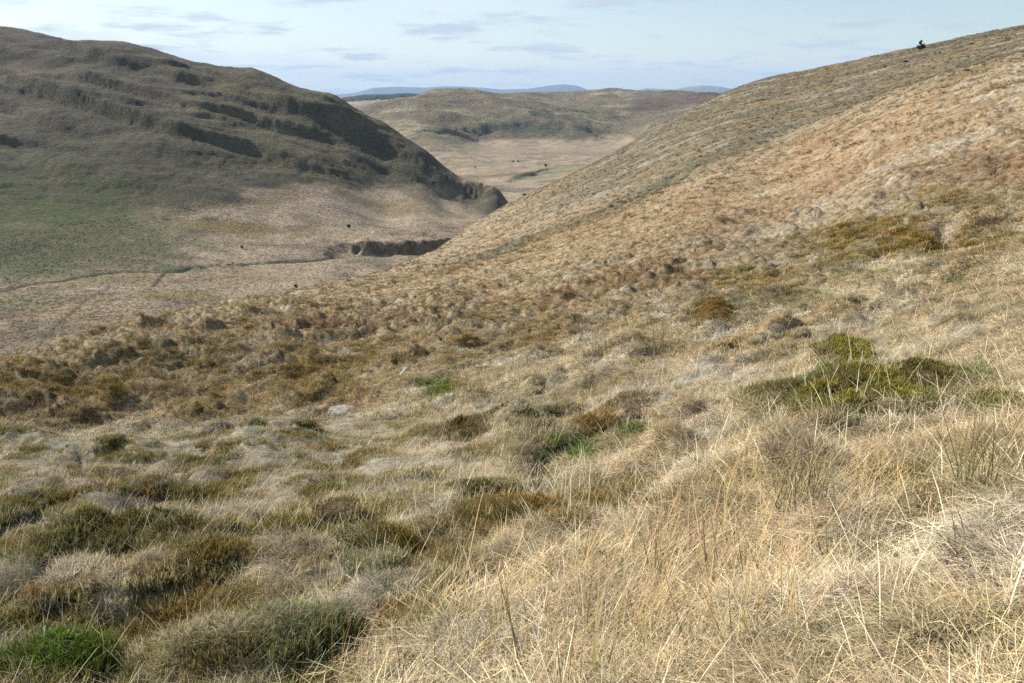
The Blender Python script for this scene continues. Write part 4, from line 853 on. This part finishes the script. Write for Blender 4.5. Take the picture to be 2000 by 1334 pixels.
for k, (px, py, n, rad, L, lab) in enumerate([
 (335, 975, 110, .18, .42, 'small rusty brown rush clump alone on the left foreground bench'), (1180, 700, 160, .28, .55, 'left one of two tan rush clumps below the rust coloured grass'),
 (1290, 690, 150, .20, .75, 'tall upright rush clump left of the brown mossy mound'), (915, 785, 130, .30, .55, 'tan rushes just right of the small green cushion on the bank'),
 (1560, 1010, 120, .14, .50, 'sparse dark stemmed rushes at the upper end of the rush bed'), (1900, 1000, 60, .10, .55, 'slender leaning rushes near the right edge of the picture'),
 (880, 1110, 60, .12, .30, 'thin rush stems rising from golden moss left of the rush bed')]):
    clump(px, py, 'rush', n, rad, L, .0055, lab, k, group=RG)
TG = 'shaggy tussocks with a dark shaded side'
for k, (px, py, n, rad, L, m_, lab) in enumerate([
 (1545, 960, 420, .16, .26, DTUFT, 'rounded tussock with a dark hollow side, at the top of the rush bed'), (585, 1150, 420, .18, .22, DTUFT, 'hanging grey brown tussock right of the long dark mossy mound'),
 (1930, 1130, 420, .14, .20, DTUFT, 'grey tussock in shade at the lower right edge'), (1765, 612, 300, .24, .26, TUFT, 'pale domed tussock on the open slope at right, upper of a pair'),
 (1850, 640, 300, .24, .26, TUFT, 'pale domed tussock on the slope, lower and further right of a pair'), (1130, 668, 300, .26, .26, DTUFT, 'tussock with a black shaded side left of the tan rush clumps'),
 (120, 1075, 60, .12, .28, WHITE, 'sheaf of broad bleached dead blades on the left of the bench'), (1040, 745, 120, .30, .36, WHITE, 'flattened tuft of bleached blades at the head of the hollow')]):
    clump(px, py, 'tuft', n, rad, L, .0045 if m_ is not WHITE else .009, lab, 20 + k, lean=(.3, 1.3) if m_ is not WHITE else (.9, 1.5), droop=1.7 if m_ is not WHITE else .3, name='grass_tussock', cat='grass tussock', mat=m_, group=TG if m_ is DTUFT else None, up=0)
clump(1905, 755, 'g', 130, .14, .26, .006, 'tuft of fresh green blades beside the brown mound at right', 40, lean=(.1, .9), droop=.9, name='green_tuft', cat='grass tuft', mat=own_mat('fresh_blades', (.14, .20, .05), .3, .4))
# stones
def stone(px, py, size, flat, label, mat, seed, name='stone'):
    x, y = at(px, py); 
    import bmesh
    bm = bmesh.new(); bmesh.ops.create_icosphere(bm, subdivisions=4, radius=1)
    g = np.random.default_rng(seed); pl = g.normal(0, 1, (9, 3)); pl /= np.linalg.norm(pl, axis=1)[:, None]; of = g.uniform(.45, .8, 9)
    for v in bm.verts:
        p = np.array(v.co)
        for nn_, o_ in zip(pl, of):
            dd = p @ nn_ - o_
            if dd > 0: p = p - nn_ * dd * .9
        p = p * (1 + .10 * float(fbm(np.array([p[0] * 2.5 + seed]), np.array([p[1] * 2.5 + p[2] * 1.7]), 4, 800, .6)[0])); v.co = Vector((p[0] * size, p[1] * size * .8, p[2] * size * flat))
    me = bpy.data.meshes.new(name); bm.to_mesh(me); bm.free(); me.materials.append(mat)
    o = link(name, me, label=label, category='stone', kind='thing'); o.location = (x, y, zat(x, y) + size * flat * .1); o.rotation_euler = (.2, .1, seed)
    return o
SM = plain_mat('lichened_stone', (.10, .09, .07), (.50, .46, .37), 9, .03)
stone(668, 822, .42, .7, 'pale lichen covered rock at the foot of the golden bank', SM, 3)
stone(792, 735, .26, .5, 'small flat pale rock half way up the bank, above the green cushion', SM, 5)
# trees and bushes
BARK = plain_mat('bark', (.05, .035, .02), (.12, .09, .06), 20); LEAF = own_mat('dark_needles', (.05, .065, .03), .1, .5); BROWNLEAF = own_mat('bare_scrub_twigs', (.09, .07, .045), .1, .5)
def tube(p0, p1, r0, r1, n=7):
    p0, p1 = np.array(p0, float), np.array(p1, float); d = (p1 - p0) / np.linalg.norm(p1 - p0); a = np.cross(d, (0.3, .9, .1)); a /= np.linalg.norm(a); b = np.cross(d, a)
    an = np.linspace(0, 2 * np.pi, n, endpoint=False); c = np.cos(an)[:, None] * a + np.sin(an)[:, None] * b
    return np.concatenate([p0 + c * r0, p1 + c * r1]), np.array([(i, (i + 1) % n, n + (i + 1) % n, n + i) for i in range(n)])
def join(parts):
    co, f, k = [], [], 0
    for c, q in parts: co.append(c); f.append(q + k); k += len(c)
    return np.concatenate(co), np.concatenate(f)
def tree(px, py, H, W, label, cat, name, conifer, seed, rmin=0, leaf=None):
    x, y = at(px, py, rmin=rmin); t = thing(name, label, cat, x, y); g = np.random.default_rng(seed)
    lean = g.uniform(-.08, .08) * H; limbs = [tube((0, 0, -.3), (lean, 0, H * .9), .045 * H, .01 * H)]
    n = 2600; cen = []
    for i in range(26 if conifer else 16):
        f_ = g.uniform(.12, .98) if conifer else g.uniform(.3, .9); a = g.uniform(0, 6.28)
        reach = W * (1 - f_ * .9) * g.uniform(.4, 1.15) if conifer else W * math.sqrt(max(.05, 1 - (2 * f_ - 1.15) ** 2)) * g.uniform(.5, 1)
        tip = np.array([lean * f_ + math.cos(a) * reach, math.sin(a) * reach, H * f_ + (0.05 if conifer else .1) * H]); st = (lean * f_, 0, H * f_ * (.95 if conifer else .7))
        limbs.append(tube(st, tip, .014 * H, .004 * H, 5))
        m_ = n // 26; u = g.uniform(.25, 1.05, m_)[:, None]; cen.append(np.array(st) * (1 - u) + tip * u + g.normal(0, .055 * H if not conifer else .04 * H, (m_, 3)))
    put(t, 'trunk', *join(limbs), BARK)
    p = np.concatenate(cen); p[:, 2] = np.maximum(p[:, 2], .08 * H); k = len(p); a1 = g.normal(0, 1, (k, 3)); a1 /= np.linalg.norm(a1, axis=1)[:, None]; a2 = np.cross(a1, g.normal(0, 1, (k, 3))); a2 /= np.linalg.norm(a2, axis=1)[:, None]; sz = g.uniform(.025, .055, k)[:, None] * H
    co = np.stack([p - a1 * sz, p - a2 * sz * .6, p + a1 * sz, p + a2 * sz * .6], 1).reshape(-1, 3); rv = np.repeat(g.uniform(0, 1, k), 4)
    put(t, 'crown', co, np.arange(4 * k).reshape(-1, 4), leaf or LEAF, attrs={'v': ('FLOAT_VECTOR', np.stack([rv, np.full(4 * k, .8), 0 * rv], 1))}, smooth=False)
tree(1797, 100, 2.1, 1.6, 'lone wind bent conifer on the skyline of the right slope', 'conifer', 'conifer_tree', True, 1, rmin=120)
for k, (px, py, H, lab) in enumerate([
 (681, 447, 3.6, 'small dark round bush on the pale valley floor above the eroded bank'), (579, 565, 2.4, 'little dark bush on the valley floor just beyond the near slope'),
 (847, 356, 4.0, 'thin small tree on the dark spur of the left hill'), (1002, 318, 6, 'left one of two small trees on the plain beyond the spur'), (1012, 318, 6, 'right one of two small trees on the plain beyond the spur'),
 (929, 331, 5, 'single small tree on the plain, just right of the spur'), (1066, 327, 8, 'dark spreading tree on the green knoll of the plain'), (1024, 384, 5, 'low dark bush in the valley mouth beyond the spur'),
 (473, 487, 2.2, 'tiny dark bush on the valley floor left of the eroded bank')]):
    H = H * (.7 if k in (3, 4, 5, 6, 7) else .85)
    tree(px, py, H, H * (.55 if k < 7 else .8), lab, 'bush' if k in (0, 1, 7, 8) else 'tree', 'bush' if k in (0, 1, 7, 8) else 'small_tree', False, 10 + k, rmin=195, leaf=BROWNLEAF if k in (2, 3, 4, 5) else LEAF)
# cairns on the far summit: heaps of stones
import bmesh
for k, (px, lab, H) in enumerate([(1204, 'leftmost small cairn on the summit of the middle hill', 7), (1209, 'middle cairn on the summit of the middle hill', 5), (1214, 'rightmost small cairn on the summit of the middle hill', 6.5)]):
    az = ray(px, 176)[0]; rr_ = 3350; x, y = rr_ * math.sin(az), rr_ * math.cos(az)
    t = thing('stone_cairn', lab, 'cairn', x, y, None, 'cairns on the far summit'); t.location.z -= 1.0
    g = np.random.default_rng(900 + k); st_me = None
    for i in range(14):
        f_ = i / 14; w = (1 - f_) * 1.6 * (H / 7)
        if st_me is None:
            bm = bmesh.new(); bmesh.ops.create_icosphere(bm, subdivisions=1, radius=1); st_me = bpy.data.meshes.new('stone'); bm.to_mesh(st_me); bm.free(); st_me.materials.append(SM)
        o = link('stone', st_me, t); o.location = (g.uniform(-w, w), g.uniform(-w, w), f_ * H); o.scale = (1.0 + .5 * (1 - f_), .9, .55); o.rotation_euler = (g.uniform(-.3, .3), g.uniform(-.3, .3), g.uniform(0, 6))
